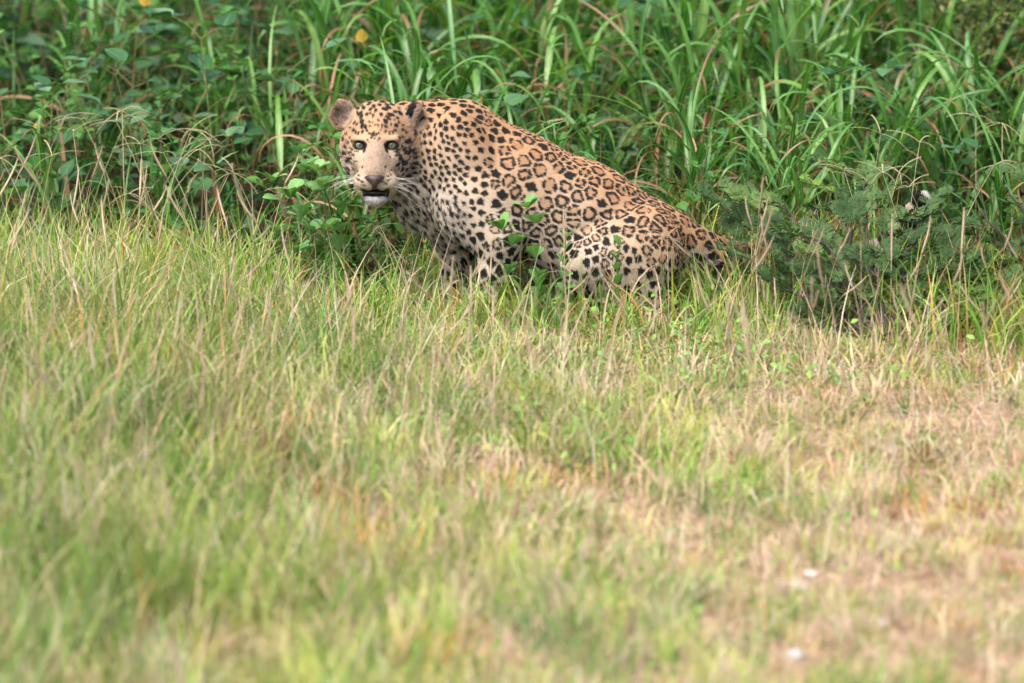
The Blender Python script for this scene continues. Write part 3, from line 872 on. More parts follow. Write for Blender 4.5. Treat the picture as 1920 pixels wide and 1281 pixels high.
LEAFPROF = {'round': lambda t: np.sin(np.pi * np.clip(t, 0, 1) ** .85) ** .55,
            'obovate': lambda t: np.sin(np.pi * np.clip(t, 0, 1) ** 1.5) ** .6,
            'ovate': lambda t: np.sin(np.pi * np.clip(t, 0, 1) ** .62) ** .9}
def leaf_set(n, Lr, wr, kind, mat, name='leaf'):
    out = []
    for i in range(n):
        L_ = rb.uniform(*Lr)
        v, f, u = ribbon(L_, L_ * rb.uniform(*wr), 1.0, rb.uniform(.1, .9), rb.uniform(-.3, .3), 6, rb.uniform(.1, .35), LEAFPROF[kind], 1.2)
        me = new_mesh(name, v, f, uv=u); me.materials.append(mat); out.append(me)
    return out
L_RND = leaf_set(7, (.024, .034), (.70, .92), 'round', M_HERB)
L_OBO = leaf_set(7, (.026, .038), (.58, .75), 'obovate', M_HERB)
L_VIN = leaf_set(7, (.044, .066), (.66, .85), 'ovate', M_VINE)
L_LAN = leaf_set(6, (.030, .050), (.26, .36), 'ovate', M_HERB)
L_FRO = leaf_set(6, (.028, .040), (.58, .75), 'obovate', M_FRONT)
L_FRR = leaf_set(6, (.026, .036), (.70, .9), 'round', M_FRONT)
L_YEL = leaf_set(3, (.030, .040), (.7, .9), 'ovate', M_YEL)

# prototypes: lists of (name, mesh, matrix)
def RM(az, tilt=0.0, roll=0.0, loc=(0, 0, 0), sc=1.0):
    return Matrix.Translation(loc) @ Matrix.Rotation(az, 4, 'Z') @ Matrix.Rotation(tilt, 4, 'Y') @ Matrix.Rotation(roll, 4, 'X') @ Matrix.Scale(sc, 4)

def grass_proto(kind, r):
    parts = []
    ns = r.randint(4, 6)
    for s in range(ns):
        H = {'broad': r.uniform(.16, .34), 'upright': r.uniform(.25, .45), 'withered': r.uniform(.14, .30)}[kind]
        az = r.uniform(0, 6.28); rad = r.uniform(.01, .05)
        b = np.array([rad * math.cos(az), rad * math.sin(az), -.01])
        me, P = stem_mesh('stem', H, r.uniform(.02, .30), .0028, .0016, M_STEM, r.uniform(0, .25), 6, 5, az)
        parts.append(('stem', me, Matrix.Translation(b)))
        nl = r.randint(3, 5)
        a0 = r.uniform(0, 6.28)
        for k in range(nl):
            f = (k + .6) / nl; q = P[min(5, int(f * 5.99))] + b
            dry = (kind == 'withered' and r.random() < .55) or r.random() < .09 * (1 - f) + .02
            me2 = r.choice(DRYB if dry else BLADES)
            sc = (r.uniform(.7, 1.05) if kind != 'upright' else r.uniform(.8, 1.15))
            tl = r.uniform(-.05, .35) if kind != 'upright' else r.uniform(-.1, .1)
            parts.append((me2.name.split('.')[0], me2, RM(a0 + k * 2.6 + r.uniform(-.6, .6), tl, r.uniform(-.2, .2), q, sc)))
    return parts

def herb_proto(kind, r):
    parts = []
    H = r.uniform(.20, .36) if kind != 'vine' else r.uniform(.22, .42)
    me, P = stem_mesh('stem', H, r.uniform(.05, .3), .0021, .0009, M_HSTEM, r.uniform(-.1, .5), 9, 5, 0)
    parts.append(('stem', me, Matrix.Identity(4)))
    if kind == 'trefoil':
        nodes = r.randint(6, 8)
        for k in range(nodes):
            f = .25 + .75 * k / (nodes - 1); q = P[min(8, int(f * 8.99))]
            az = k * 2.4 + r.uniform(-.4, .4); Lp = r.uniform(.018, .045) * (1.15 - .5 * f)
            pd = np.array([math.cos(az), math.sin(az), .55]); e = q + pd * Lp
            v, fc = tube([q, (q + e) / 2 + [0, 0, .003], e], [.0008, .0007, .0006], 4)
            pm = new_mesh('leaf_stalk', v, fc, uv=np.tile([.5, .2], (len(v), 1))); pm.materials.append(M_HSTEM)
            parts.append(('leaf_stalk', pm, Matrix.Identity(4)))
            for d in ((-1.25, 0, 1.25) if r.random() < .6 else (-1.9, -.7, .7, 1.9)):
                parts.append(('leaf', r.choice(L_OBO), RM(az + d + r.uniform(-.2, .2), r.uniform(-.25, .35), r.uniform(-.4, .4), e, r.uniform(.75, 1.1) * (1.1 - .35 * f))))
    elif kind == 'paired':
        nodes = r.randint(7, 10)
        for k in range(nodes):
            f = .15 + .85 * k / (nodes - 1); q = P[min(8, int(f * 8.99))]
            az = k * 1.57 + r.uniform(-.3, .3)
            for d in (0, 3.14):
                parts.append(('leaf', r.choice(L_RND), RM(az + d, r.uniform(-.3, .3), r.uniform(-.4, .4), q, r.uniform(.7, 1.05) * (1.15 - .55 * f))))
    elif kind == 'lance':
        nodes = r.randint(8, 12)
        for k in range(nodes):
            f = .1 + .9 * k / (nodes - 1); q = P[min(8, int(f * 8.99))]
            for d in (0, 3.14):
                parts.append(('leaf', r.choice(L_LAN), RM(k * 1.4 + d + r.uniform(-.3, .3), r.uniform(-.5, .1), r.uniform(-.3, .3), q, r.uniform(.7, 1.1) * (1.1 - .5 * f))))
    else:
        nodes = r.randint(7, 10)
        for k in range(nodes):
            f = .15 + .85 * k / (nodes - 1); q = P[min(8, int(f * 8.99))]
            az = k * 2.4 + r.uniform(-.4, .4); Lp = r.uniform(.03, .075)
            e = q + np.array([math.cos(az), math.sin(az), .5]) * Lp
            v, fc = tube([q, (q + e) / 2 + [0, 0, .006], e], [.001, .0009, .0008], 4)
            pm = new_mesh('leaf_stalk', v, fc, uv=np.tile([.5, .2], (len(v), 1))); pm.materials.append(M_HSTEM)
            parts.append(('leaf_stalk', pm, Matrix.Identity(4)))
            for d in ((0,) if r.random() < .55 else (-1.3, 0, 1.3)):
                parts.append(('leaf', r.choice(L_VIN), RM(az + d, r.uniform(-.15, .55), r.uniform(-.4, .4), e, r.uniform(.7, 1.05))))
    return parts

rp_ = random.Random(77)
P_GRASS = {k: [grass_proto(k, rp_) for _ in range(6)] for k in ('broad', 'upright', 'withered')}
P_HERB = {k: [herb_proto(k, rp_) for _ in range(5)] for k in ('trefoil', 'paired', 'vine', 'lance')}

def place(proto, name, label, cat, loc, rz, sc, group):
    t = thing(name, label, cat, loc, rz, group)
    t.scale = (sc, sc, sc)
    for nm, me, mt in proto:
        o = bpy.data.objects.new(nm, me); COL.objects.link(o)
        o.parent = t; o.matrix_local = mt
    return t

def zone(x, y):
    d = y - float(edge_y(x))
    return zone0(x, y) + (', beside the meadow' if d < .45 else ', well inside the growth' if d < 1.2 else ', far from the meadow')
def zone0(x, y):
    if x < -.42: return 'beyond the leopard\'s face'
    if x < .22: return 'behind the leopard\'s back'
    if x < .62: return 'behind the leopard\'s rump'
    return 'behind the dark thorn shrub'

def scatter(n, x0, x1, y0, y1, dmin, r, ok=lambda x, y: True, tries=60):
    P = []
    for _ in range(n * tries):
        x, y = r.uniform(x0, x1), r.uniform(y0, y1)
        if not ok(x, y): continue
        if all((x - a) ** 2 + (y - b) ** 2 > dmin * dmin for a, b in P):
            P.append((x, y))
            if len(P) >= n: break
    return P
def clear_of_leopard(x, y, m=.0):
    if -.50 - m < x < .42 + m and -.30 - m < y < .20 + m: return False
    if .3 < x < 1.05 and -.10 - m < y < .24 + m: return False
    return True
# ================================================================== tall growth behind the leopard
rt = random.Random(4)
GADJ = {'broad': 'broad-bladed arching green grass clump', 'upright': 'tall upright green grass clump', 'withered': 'grass clump with reddish withered blades'}
inframe = lambda x, y: abs(x) < 1.36 + .15 * max(0, y) and (x - 1.25) ** 2 + (y - 1.85) ** 2 > .30 ** 2
pts = scatter(128, -.50, 1.75, .26, 3.3, .125, rt, lambda x, y: y > edge_y(x) + .05 and (x < .4 or y > .27) and clear_of_leopard(x, y, .06) and inframe(x, y) and rt.random() < 1.0 - .12 * y)
for x, y in pts:
    k = rt.choices(['broad', 'upright', 'withered'], [.60, .28, .12])[0]
    sc = .66 + .26 * min(1.8, max(0, y - .2)) + rt.uniform(-.08, .12)
    if x > .6 and y < .5: sc *= .85
    place(rt.choice(P_GRASS[k]), 'grass_clump', f'{GADJ[k]} {zone(x, y)}', 'grass', (x, y, float(gh(x, y))), rt.uniform(0, 6.28), sc, f'{k} grass clumps {zone(x, y)}')
pts = scatter(20, -1.65, -.55, .45, 3.3, .2, rt, lambda x, y: y > edge_y(x) + .05 and inframe(x, y))
for x, y in pts:
    k = rt.choices(['broad', 'upright', 'withered'], [.7, .2, .10])[0]
    sc = .58 + .16 * min(1.5, max(0, y - .6)) + rt.uniform(-.08, .1)
    place(rt.choice(P_GRASS[k]), 'grass_clump', f'{GADJ[k]} {zone(x, y)}', 'grass', (x, y, float(gh(x, y))), rt.uniform(0, 6.28), sc, f'{k} grass clumps {zone(x, y)}')

HADJ = {'trefoil': 'leafy herb with three-part rounded leaves', 'paired': 'slender herb with paired round leaves',
        'vine': 'dark herb with broad pointed leaves', 'lance': 'herb with narrow lance-shaped leaves'}
pts = scatter(98, -1.65, -.42, .45, 3.2, .095, rt, lambda x, y: y > edge_y(x) - .05 and clear_of_leopard(x, y, .08) and inframe(x, y))
for x, y in pts:
    k = rt.choices(['trefoil', 'paired', 'vine', 'lance'], [.36, .14, .45, .05])[0]
    sc = 1.25 + .28 * min(1.8, max(0, y - .8)) + rt.uniform(-.15, .2)
    place(rt.choice(P_HERB[k]), 'herb_plant', f'{HADJ[k]} {zone(x, y)}', 'plant', (x, y, float(gh(x, y))), rt.uniform(0, 6.28), sc, f'{k} herbs {zone(x, y)}')
pts = scatter(60, -.42, 1.6, .26, 3.0, .14, rt, lambda x, y: y > edge_y(x) and clear_of_leopard(x, y, .06) and inframe(x, y))
for x, y in pts:
    k = rt.choices(['trefoil', 'paired', 'vine', 'lance'], [.5, .12, .3, .08])[0]
    sc = .95 + .25 * min(1.8, max(0, y - .4)) + rt.uniform(-.15, .25)
    place(rt.choice(P_HERB[k]), 'herb_plant', f'{HADJ[k]} {zone(x, y)}', 'plant', (x, y, float(gh(x, y))), rt.uniform(0, 6.28), sc, f'{k} herbs {zone(x, y)}')

# low growth under the leopard's chin
for i in range(7):
    x, y = rt.uniform(-.48, -.24), rt.uniform(-.02, .22)
    place(rt.choice(P_GRASS['broad']), 'grass_clump', 'low arching grass clump under the leopard\'s chin', 'grass', (x, y, 0), rt.uniform(0, 6.28), rt.uniform(.26, .36), 'grass clumps under the chin')
for i in range(9):
    x, y = rt.uniform(-.52, -.23), rt.uniform(-.06, .20)
    k = rt.choice(['trefoil', 'vine', 'paired'])
    place(rt.choice(P_HERB[k]), 'herb_plant', {'trefoil': 'low herb with three-part leaves', 'vine': 'low herb with broad pointed leaves', 'paired': 'low herb with paired round leaves'}[k] + ' under the leopard\'s chin', 'plant', (x, y, 0), rt.uniform(0, 6.28), rt.uniform(.5, .72), f'low {k} herbs under the chin')

# ------------------------------------------------------------------ dense undergrowth between the clumps (nobody could count it)
def many_blades(P, Ln, Wd, az, lean, bend, col, seg=3):
    n = len(P)
    t = np.linspace(0, 1, seg + 1)
    ang = lean[:, None] + bend[:, None] * t[None] ** 1.4
    mid = (ang[:, 1:] + ang[:, :-1]) / 2
    ds = (Ln / seg)[:, None]
    rr = np.concatenate([np.zeros((n, 1)), np.cumsum(np.sin(mid) * ds, 1)], 1)
    zz = np.concatenate([np.zeros((n, 1)), np.cumsum(np.cos(mid) * ds, 1)], 1)
    ca, sa = np.cos(az)[:, None], np.sin(az)[:, None]
    C = np.stack([P[:, 0:1] + rr * ca, P[:, 1:2] + rr * sa, P[:, 2:3] + zz], -1)
    tw = rng.uniform(0, 6.28, n)[:, None] * 0 + (az + rng.normal(0, .6, n))[:, None]
    side = np.stack([-np.sin(tw), np.cos(tw), np.zeros_like(tw)], -1)
    wd = (Wd[:, None] * .5 * (1 - t[None] ** 1.8) + .0002)[..., None]
    V = np.stack([C - side * wd, C + side * wd], 2).reshape(-1, 3)
    base = np.arange(n)[:, None] * (2 * (seg + 1)) + np.arange(seg)[None] * 2
    F = np.stack([base, base + 1, base + 3, base + 2], -1).reshape(-1, 4)
    colv = np.repeat(col, 2 * (seg + 1), axis=0)
    return V, F, colv
def many_leaves(P, Ln, asp, az, tilt, col):
    """folded four-quad leaves"""
    n = len(P)
    t = np.array([0, .35, .75, 1.0]); w_ = np.array([.10, 1, .66, .03])
    d = np.stack([np.cos(az) * np.cos(tilt), np.sin(az) * np.cos(tilt), np.sin(tilt)], -1)
    s = np.stack([-np.sin(az), np.cos(az), np.zeros(n)], -1)
    roll = rng.normal(0, .5, n)[:, None]
    nrm = np.cross(d, s); s = s * np.cos(roll) + nrm * np.sin(roll)
    rows = []
    for k in range(4):
        c = P + d * (Ln * t[k])[:, None] - np.array([0, 0, 1.0]) * (Ln * .25 * t[k] ** 2)[:, None]
        ww = (Ln * asp * .5 * w_[k])[:, None]
        rows += [c - s * ww, c + s * ww]
    V = np.stack(rows, 1).reshape(-1, 3)
    b = np.arange(n)[:, None] * 8 + np.arange(3)[None] * 2
    F = np.stack([b, b + 1, b + 3, b + 2], -1).reshape(-1, 4)
    return V, F, np.repeat(col, 8, axis=0)
def palette(n, cols, wts, jit=.2):
    w_ = np.array(wts, float); k = rng.choice(len(cols), n, p=w_ / w_.sum())
    c = np.array(cols)[k] * rng.uniform(1 - jit, 1 + jit, (n, 1)) * rng.uniform(.93, 1.07, (n, 3))
    return np.clip(c, 0, 1)
def stuff(name, label, cat, pieces, mat):
    V, F, Cc, off = [], [], [], 0
    for v, f, c in pieces:
        V.append(v); F.append(f + off); Cc.append(c); off += len(v)
    o = link(name, new_mesh(name, np.concatenate(V), np.concatenate(F), col=np.concatenate(Cc)), None, mat)
    o['kind'] = 'stuff'
    tag(o, label, cat)
    return o

def field_points(n, x0, x1, y0, y1, keep):
    x = rng.uniform(x0, x1, n); y = rng.uniform(y0, y1, n)
    k = rng.random(n) < keep(x, y)
    return x[k], y[k]
def clear_v(x, y, m=0.0):
    a = (x > -.50 - m) & (x < .42 + m) & (y > -.22 - m) & (y < .20 + m)
    b = (x > .3) & (x < 1.05) & (y > -.06 - m) & (y < .22 + m)
    return ~(a | b)

ux, uy = field_points(17000, -2.3, 2.3, -.2, 5.2, lambda x, y: (y > edge_y(x)) * clear_v(x, y, .03) * 1.0)
uh = rng.random(len(ux)) ** .9 * (.11 + .12 * np.clip(uy, 0, 2.2)) * np.where(ux < -.45, .62, 1.0)
up_ = np.stack([ux, uy, gh(ux, uy) + uh], -1)
leafs = many_leaves(up_, rng.uniform(.020, .050, len(ux)), rng.uniform(.45, .85, len(ux)), rng.uniform(0, 6.28, len(ux)), rng.normal(.1, .5, len(ux)),
                    palette(len(ux), [(.014, .05, .010), (.022, .078, .014), (.04, .12, .02), (.045, .085, .016), (.11, .06, .03)], [3, 3, 2, 1, .25]))
bx_, by_ = field_points(5500, -2.3, 2.3, -.2, 5.2, lambda x, y: (y > edge_y(x)) * clear_v(x, y, .05) * np.where(x < -.5, .5, 1.0))
nb_ = len(bx_)
blds = many_blades(np.stack([bx_, by_, gh(bx_, by_)], -1), rng.uniform(.16, .42, nb_) * (.75 + .28 * np.clip(by_, 0, 2)), rng.uniform(.006, .015, nb_), rng.uniform(0, 6.28, nb_),
                   rng.uniform(.05, .45, nb_), rng.uniform(.3, 2.0, nb_),
                   palette(nb_, [(.02, .072, .01), (.035, .11, .014), (.065, .155, .024), (.18, .09, .04), (.25, .17, .09)], [3, 3, 2, .7, .3]), 6)
stuff('undergrowth', 'dense mixed green undergrowth filling the gaps between tall grass clumps', 'undergrowth', [leafs, blds], M_UNDER)

# ================================================================== meadow in front
def meadow_keep(x, y):
    k = (y < edge_y(x) + .12) * 1.0
    k *= np.where((x > -.2) & (x < .4) & (y > -.16) & (y < .16), .45, 1)
    return k * (1 - .62 * bareness(x, y))
def lushness(x, y):
    """green and tall toward the left and the camera, dry to the right"""
    return np.clip(.72 - .40 * x - .08 * (y + 1.2) + .32 * patch(x, y, 1.1, .2) - .35 * bareness(x, y), 0, 1)
# tufts: each has its own colour, height and lean
NT = 5200
tx, ty = field_points(NT * 2, -1.8, 1.8, -4.1, 1.5, lambda x, y: (y < edge_y(x) + .1) * (1 - .55 * bareness(x, y)))
tl = lushness(tx, ty); nt_ = len(tx)
tdry = rng.random(nt_) < np.clip(.74 - .60 * tl, .08, .9)
G_ = [(.11, .23, .035), (.20, .34, .055), (.33, .45, .085), (.16, .32, .09), (.46, .50, .13)]
D_ = [(.58, .47, .29), (.52, .39, .27), (.46, .41, .18), (.48, .25, .08), (.64, .56, .43), (.38, .26, .17)]
tcg = palette(nt_, G_, [2, 3, 2.2, 1.2, 1.2], .25); tcd = palette(nt_, D_, [3, 2.2, 2, .7, 1.4, 1.0], .2)
tcg = tcg * (1 - .22 * sstep(.55, .95, tl))[:, None]
th = (.040 + .066 * tl + .095 * tl * sstep(.1, -1.0, tx) * sstep(.4, -.6, ty)) * rng.uniform(.45, 1.5, nt_)
taz = rng.uniform(0, 6.28, nt_); tsp = rng.uniform(.010, .042, nt_)
npt = (rng.uniform(15, 50, nt_) * (tsp / .026)).astype(int) + 6
ti = np.repeat(np.arange(nt_), npt); n = len(ti)
mx_ = tx[ti] + rng.normal(0, 1, n) * tsp[ti]; my_ = ty[ti] + rng.normal(0, 1, n) * tsp[ti]
k = ((rng.random(n) < meadow_keep(mx_, my_) / (1 - .62 * bareness(mx_, my_)))); ti, mx_, my_ = ti[k], mx_[k], my_[k]; n = len(ti)
own = rng.random(n) < .25
isd = np.where(own, rng.random(n) < .5, tdry[ti])
colm = np.where(isd[:, None], tcd[ti], tcg[ti]) * rng.uniform(.8, 1.2, (n, 1))
hgt = th[ti] * rng.uniform(.4, 1.3, n)
near_cat = (1 - sstep(.15, .45, np.abs(my_ + .12))) * (mx_ > -.5) * (mx_ < .5)
hgt = hgt * (1 - .2 * near_cat) * (1 - .5 * sstep(.0, .10, mx_) * sstep(.46, .38, mx_) * sstep(-.62, -.45, my_) * (my_ < .1))
az_ = np.where(rng.random(n) < .55, taz[ti] + rng.normal(0, .7, n), rng.uniform(0, 6.28, n))
mead = many_blades(np.stack([mx_, my_, gh(mx_, my_) - .003], -1), hgt, rng.uniform(.0015, .0044, n) * (1 + .6 * (rng.random(n) < .12)), az_, np.abs(rng.normal(.2, .5, n)), rng.uniform(.1, 2.0, n), colm, 3)
# long dead stalks leaning every way
sx, sy = field_points(7500, -1.7, 1.7, -3.9, 1.1, lambda x, y: (y < edge_y(x) + .1) * (.5 + .5 * lushness(x, y)) * (1 - .7 * (np.abs(x) < .45) * (y > -.45)))
ns_ = len(sx)
stalks = many_blades(np.stack([sx, sy, gh(sx, sy)], -1), rng.uniform(.10, .30, ns_) * (1 - .4 * bareness(sx, sy)), rng.uniform(.0013, .0030, ns_), rng.uniform(0, 6.28, ns_), np.abs(rng.normal(.35, .45, ns_)), rng.uniform(0, .7, ns_),
                     palette(ns_, [(.60, .50, .36), (.54, .43, .32), (.50, .46, .25), (.44, .30, .20)], [3, 3, 2, 1]), 4)
stuff('meadow_grass', 'short mixed green and straw-coloured grass covering the open ground', 'grass', [mead, stalks], M_TINT)
# ground litter: dead stalks and small clover-like leaves
lx, ly = field_points(52000, -1.75, 1.75, -4.1, 1.2, lambda x, y: (y < edge_y(x) + .15) * (.35 + .65 * bareness(x, y)))
n = len(lx)
litter = many_blades(np.stack([lx, ly, gh(lx, ly) + .003 + rng.random(n) * .02], -1), rng.uniform(.02, .09, n), rng.uniform(.001, .0032, n), rng.uniform(0, 6.28, n),
                     rng.normal(1.42, .14, n), rng.uniform(-.2, .3, n), palette(n, [(.60, .47, .33), (.54, .38, .27), (.42, .25, .15), (.66, .57, .46)], [3, 3, 1.5, 1]), 2)
stuff('dry_litter', 'dead straw and stalk litter lying on the bare reddish soil', 'litter', [litter], M_TINT)
cx_, cy_ = field_points(60000, -1.7, 1.7, -3.4, 1.3, lambda x, y: (y < edge_y(x) + .2) * (1 - .85 * bareness(x, y)) * np.clip(.25 + .6 * patch(x, y, 2.3, 1.1) + .35 * (1 - sstep(.2, .7, np.abs(y + .2))), 0, 1) * 1.0)
n = len(cx_)
cov = many_leaves(np.stack([cx_, cy_, gh(cx_, cy_) + rng.random(n) ** 1.3 * .07], -1), rng.uniform(.009, .026, n), rng.uniform(.25, .65, n), rng.uniform(0, 6.28, n), rng.normal(.2, .45, n),
                  palette(n, [(.15, .33, .06), (.23, .41, .09), (.11, .26, .05), (.40, .42, .10)], [3, 3, 2, .6]))
stuff('ground_cover', 'low leafy ground cover growing through the short grass', 'ground cover', [cov], M_TINT)
# taller loose blades along the edge of the tall growth and around the feet
ex = rng.uniform(-1.5, 1.5, 5200); ey = edge_y(ex) + rng.normal(-.10, .17, 5200)
k = clear_v(ex, ey, .02) | ((ey < -.17)); ex, ey = ex[k], ey[k]; n = len(ex)
edg = many_blades(np.stack([ex, ey, gh(ex, ey)], -1), rng.uniform(.08, .24, n), rng.uniform(.0022, .0065, n), rng.uniform(0, 6.28, n), np.abs(rng.normal(.15, .25, n)), rng.uniform(.2, 1.9, n),
                  palette(n, [(.12, .27, .035), (.22, .38, .05), (.36, .42, .07), (.46, .28, .09), (.56, .45, .30)], [3, 3, 1.5, 1.2, 1.5]), 5)
fx = np.where(rng.random(620) < .7, rng.uniform(-.42, .05, 620), rng.uniform(.05, .48, 620)); fy = rng.uniform(-.42, -.20, 620); n2_ = len(fx)
edg2 = many_blades(np.stack([fx, fy, gh(fx, fy)], -1), rng.uniform(.06, .17, n2_), rng.uniform(.002, .0055, n2_), rng.uniform(0, 6.28, n2_), np.abs(rng.normal(.15, .3, n2_)), rng.uniform(.2, 1.9, n2_),
                   palette(n2_, [(.14, .30, .04), (.24, .40, .06), (.38, .42, .07), (.46, .26, .09), (.56, .45, .30)], [3, 3, 1.5, 1.2, 1.5]), 5)
hx_ = rng.uniform(.42, 1.5, 3000); hy_ = edge_y(hx_) + rng.uniform(-.12, .55, 3000); n3_ = len(hx_)
edg3 = many_blades(np.stack([hx_, hy_, gh(hx_, hy_)], -1), rng.uniform(.10, .26, n3_), rng.uniform(.002, .006, n3_), rng.uniform(0, 6.28, n3_), np.abs(rng.normal(.15, .3, n3_)), rng.uniform(.2, 1.7, n3_),
                   palette(n3_, [(.09, .20, .03), (.16, .30, .045), (.28, .34, .06), (.36, .19, .07), (.50, .39, .26)], [3, 3, 1.5, 1.5, 1.6]), 5)
stuff('edge_grass', 'loose ankle-high green grass along the edge of the tall growth', 'grass', [edg, edg2, edg3], M_TINT)
# ================================================================== thorn shrub
rs2 = random.Random(9); nr2 = np.random.default_rng(9)
def pinnate(L_, npair, r):
    """feathery twice-divided leaf along +x: rows of tiny leaflets"""
    V, F = [], []
    for i in range(npair):
        t = (i + 1) / npair
        bx0 = np.array([L_ * t, 0, .12 * L_ * t * t])
        for s in (-1, 1):
            d = np.array([.45, s * .9, r.uniform(-.1, .35)]); d /= np.linalg.norm(d)
            pl = L_ * .42 * math.sin(math.pi * min(.93, .2 + .75 * t)) + .003
            a = np.cross(d, [0, 0, 1]); a /= np.linalg.norm(a)
            hw = pl * r.uniform(.15, .20)
            k = len(V); up = np.array([0, 0, hw * .5])
            for q, wq in ((.02, .3), (.4, 1.0), (.78, .9), (1.0, .2)):
                c = bx0 + d * pl * q - np.array([0, 0, pl * .15 * q * q])
                V += [c - a * hw * wq + up * wq, c + a * hw * wq + up * wq]
            for q in range(3): F.append((k + 2 * q, k + 2 * q + 1, k + 2 * q + 3, k + 2 * q + 2))
    return np.array(V), np.array(F)
def twig_mesh(r):
    L_ = r.uniform(.09, .13)
    P = np.array([[L_ * t, .012 * math.sin(3 * t + r.random()), .015 * math.sin(2 * t)] for t in np.linspace(0, 1, 6)])
    parts = [tube(P, np.linspace(.0019, .0009, 6), 4)]
    for k in range(9):
        t = .08 + .92 * k / 8
        q = np.array([np.interp(t, np.linspace(0, 1, 6), P[:, i]) for i in range(3)])
        v, f = pinnate(r.uniform(.030, .044), 7, r)
        az = (1 if k % 2 else -1) * r.uniform(.5, 1.2); el = r.uniform(-.1, .7)
        M = np.array(Matrix.Rotation(az, 3, 'Z') @ Matrix.Rotation(-el, 3, 'Y') @ Matrix.Rotation(r.uniform(-.5, .5), 3, 'X'))
        parts.append((v @ M.T + q, f))
    v, f = merge(parts)
    me = new_mesh('leafy_twig', v, f, uv=np.tile([.5, .3], (len(v), 1)), smooth=False)
    me.materials.append(M_THORN); me.materials.append(M_BARK)
    for p in range(len(parts[0][1])): me.polygons[p].material_index = 1
    return me
TWIGS = [twig_mesh(rs2) for _ in range(6)]
shb = np.array(ground_at(1655, 668)); shb[2] = float(gh(shb[0], shb[1]))
def thorn_shrub(base, tips, label, ntw):
    t = thing('thorn_shrub', label, 'shrub', tuple(base), 0)
    for tp, thick in tips:
        e = np.array(tp) - base
        midp = e * np.array([.45, .45, .70]) + nr2.normal(0, .015, 3)
        P = []
        for s in np.linspace(0, 1, 10):
            P.append((1 - s) ** 2 * np.array([0, 0, -.02]) + 2 * s * (1 - s) * midp + s * s * e + (nr2.normal(0, .006, 3) if 0 < s < 1 else 0))
        P = np.array(P)
        v, f = tube(P, np.linspace(thick * .85, .0016, 10), 6)
        bo = link('branch', new_mesh('branch', v, f), t, M_BARK)
        Lb = np.linalg.norm(e)
        for j in range(int(ntw * Lb)):
            s = .30 + .70 * (j + rs2.random()) / (ntw * Lb); k = min(8, int(s * 9)); q = P[k] + (P[k + 1] - P[k]) * (s * 9 - k if k < 8 else .5)
            dr = P[min(9, k + 1)] - P[k]; az = math.atan2(dr[1], dr[0]) + rs2.choice((-1, 1)) * rs2.uniform(.2, 1.15)
            o = bpy.data.objects.new('leafy_twig', rs2.choice(TWIGS)); COL.objects.link(o); o.parent = t
            o.matrix_local = RM(az, -rs2.uniform(-.25, .40), rs2.uniform(-.35, .35), tuple(q), rs2.uniform(.65, 1.15))
    return t
tips = [((1338, 452, -.12), .006), ((1395, 405, -.05), .006), ((1455, 372, -.02), .006), ((1560, 350, .02), .007), ((1620, 330, .0), .006),
        ((1450, 470, -.25), .005), ((1530, 430, -.28), .006), ((1420, 520, -.30), .004), ((1660, 400, -.1), .005), ((1760, 440, -.15), .006),
        ((1640, 470, -.32), .005), ((1720, 500, -.35), .005), ((1800, 520, -.38), .006), ((1560, 520, -.38), .005), ((1860, 590, -.42), .005), ((1930, 620, -.45), .005),
        ((1780, 600, -.48), .004), ((1690, 570, -.45), .004), ((1500, 560, -.40), .004), ((1880, 500, -.30), .005), ((1915, 560, -.36), .005), ((1830, 455, -.2), .005), ((1740, 380, -.05), .005)]
thorn_shrub(shb, [(at(*a), th) for a, th in tips], 'sprawling dark thorn shrub with feathery leaflets covering the leopard\'s tail', 11)
b2 = np.array(ground_at(2010, 600)); b2[2] = float(gh(b2[0], b2[1]))
tips2 = [((1838, 395, -.05), .006), ((1890, 360, .0), .005), ((1860, 440, -.1), .005), ((1925, 410, -.1), .005), ((1960, 330, .05), .006), ((1900, 480, -.15), .004)]
thorn_shrub(b2, [(at(*a), th) for a, th in tips2], 'smaller dark thorn shrub standing beside the sprawling one', 11)

# ================================================================== olive small-leaved bush at the back
bb = np.array([1.27, 1.9, float(gh(1.27, 1.9))])
bush = thing('leafy_bush', 'olive-brown small-leaved bush rising beyond the thorn shrub', 'bush', tuple(bb))
LP = []
for i in range(13):
    a_ = rs2.uniform(0, 6.28); rr_ = rs2.uniform(.12, .48); h_ = rs2.uniform(.30, .85)
    P = np.array([[rr_ * math.cos(a_) * t ** 1.3, rr_ * math.sin(a_) * t ** 1.3, h_ * t ** .8 - .02] for t in np.linspace(0, 1, 9)]) + nr2.normal(0, .008, (9, 3))
    v, f = tube(P, np.linspace(.006, .0012, 9), 5)
    link('branch', new_mesh('branch', v, f), bush, M_BARK)
    for k in range(3, 9):
        LP.append(P[k] + nr2.normal(0, .055, (75, 3)))
LP = np.concatenate(LP); n = len(LP); LP[:, 2] = np.maximum(LP[:, 2], .02)
v, f, c = many_leaves(LP, nr2.uniform(.010, .020, n), nr2.uniform(.4, .7, n), nr2.uniform(0, 6.28, n), nr2.normal(.1, .6, n),
                      palette(n, [(.07, .10, .02), (.11, .15, .03), (.16, .17, .04), (.20, .12, .04), (.06, .14, .03)], [3, 3, 2, .8, 2]))
fo = link('foliage', new_mesh('foliage', v, f, col=c), bush, M_UNDER); fo['kind'] = 'stuff'

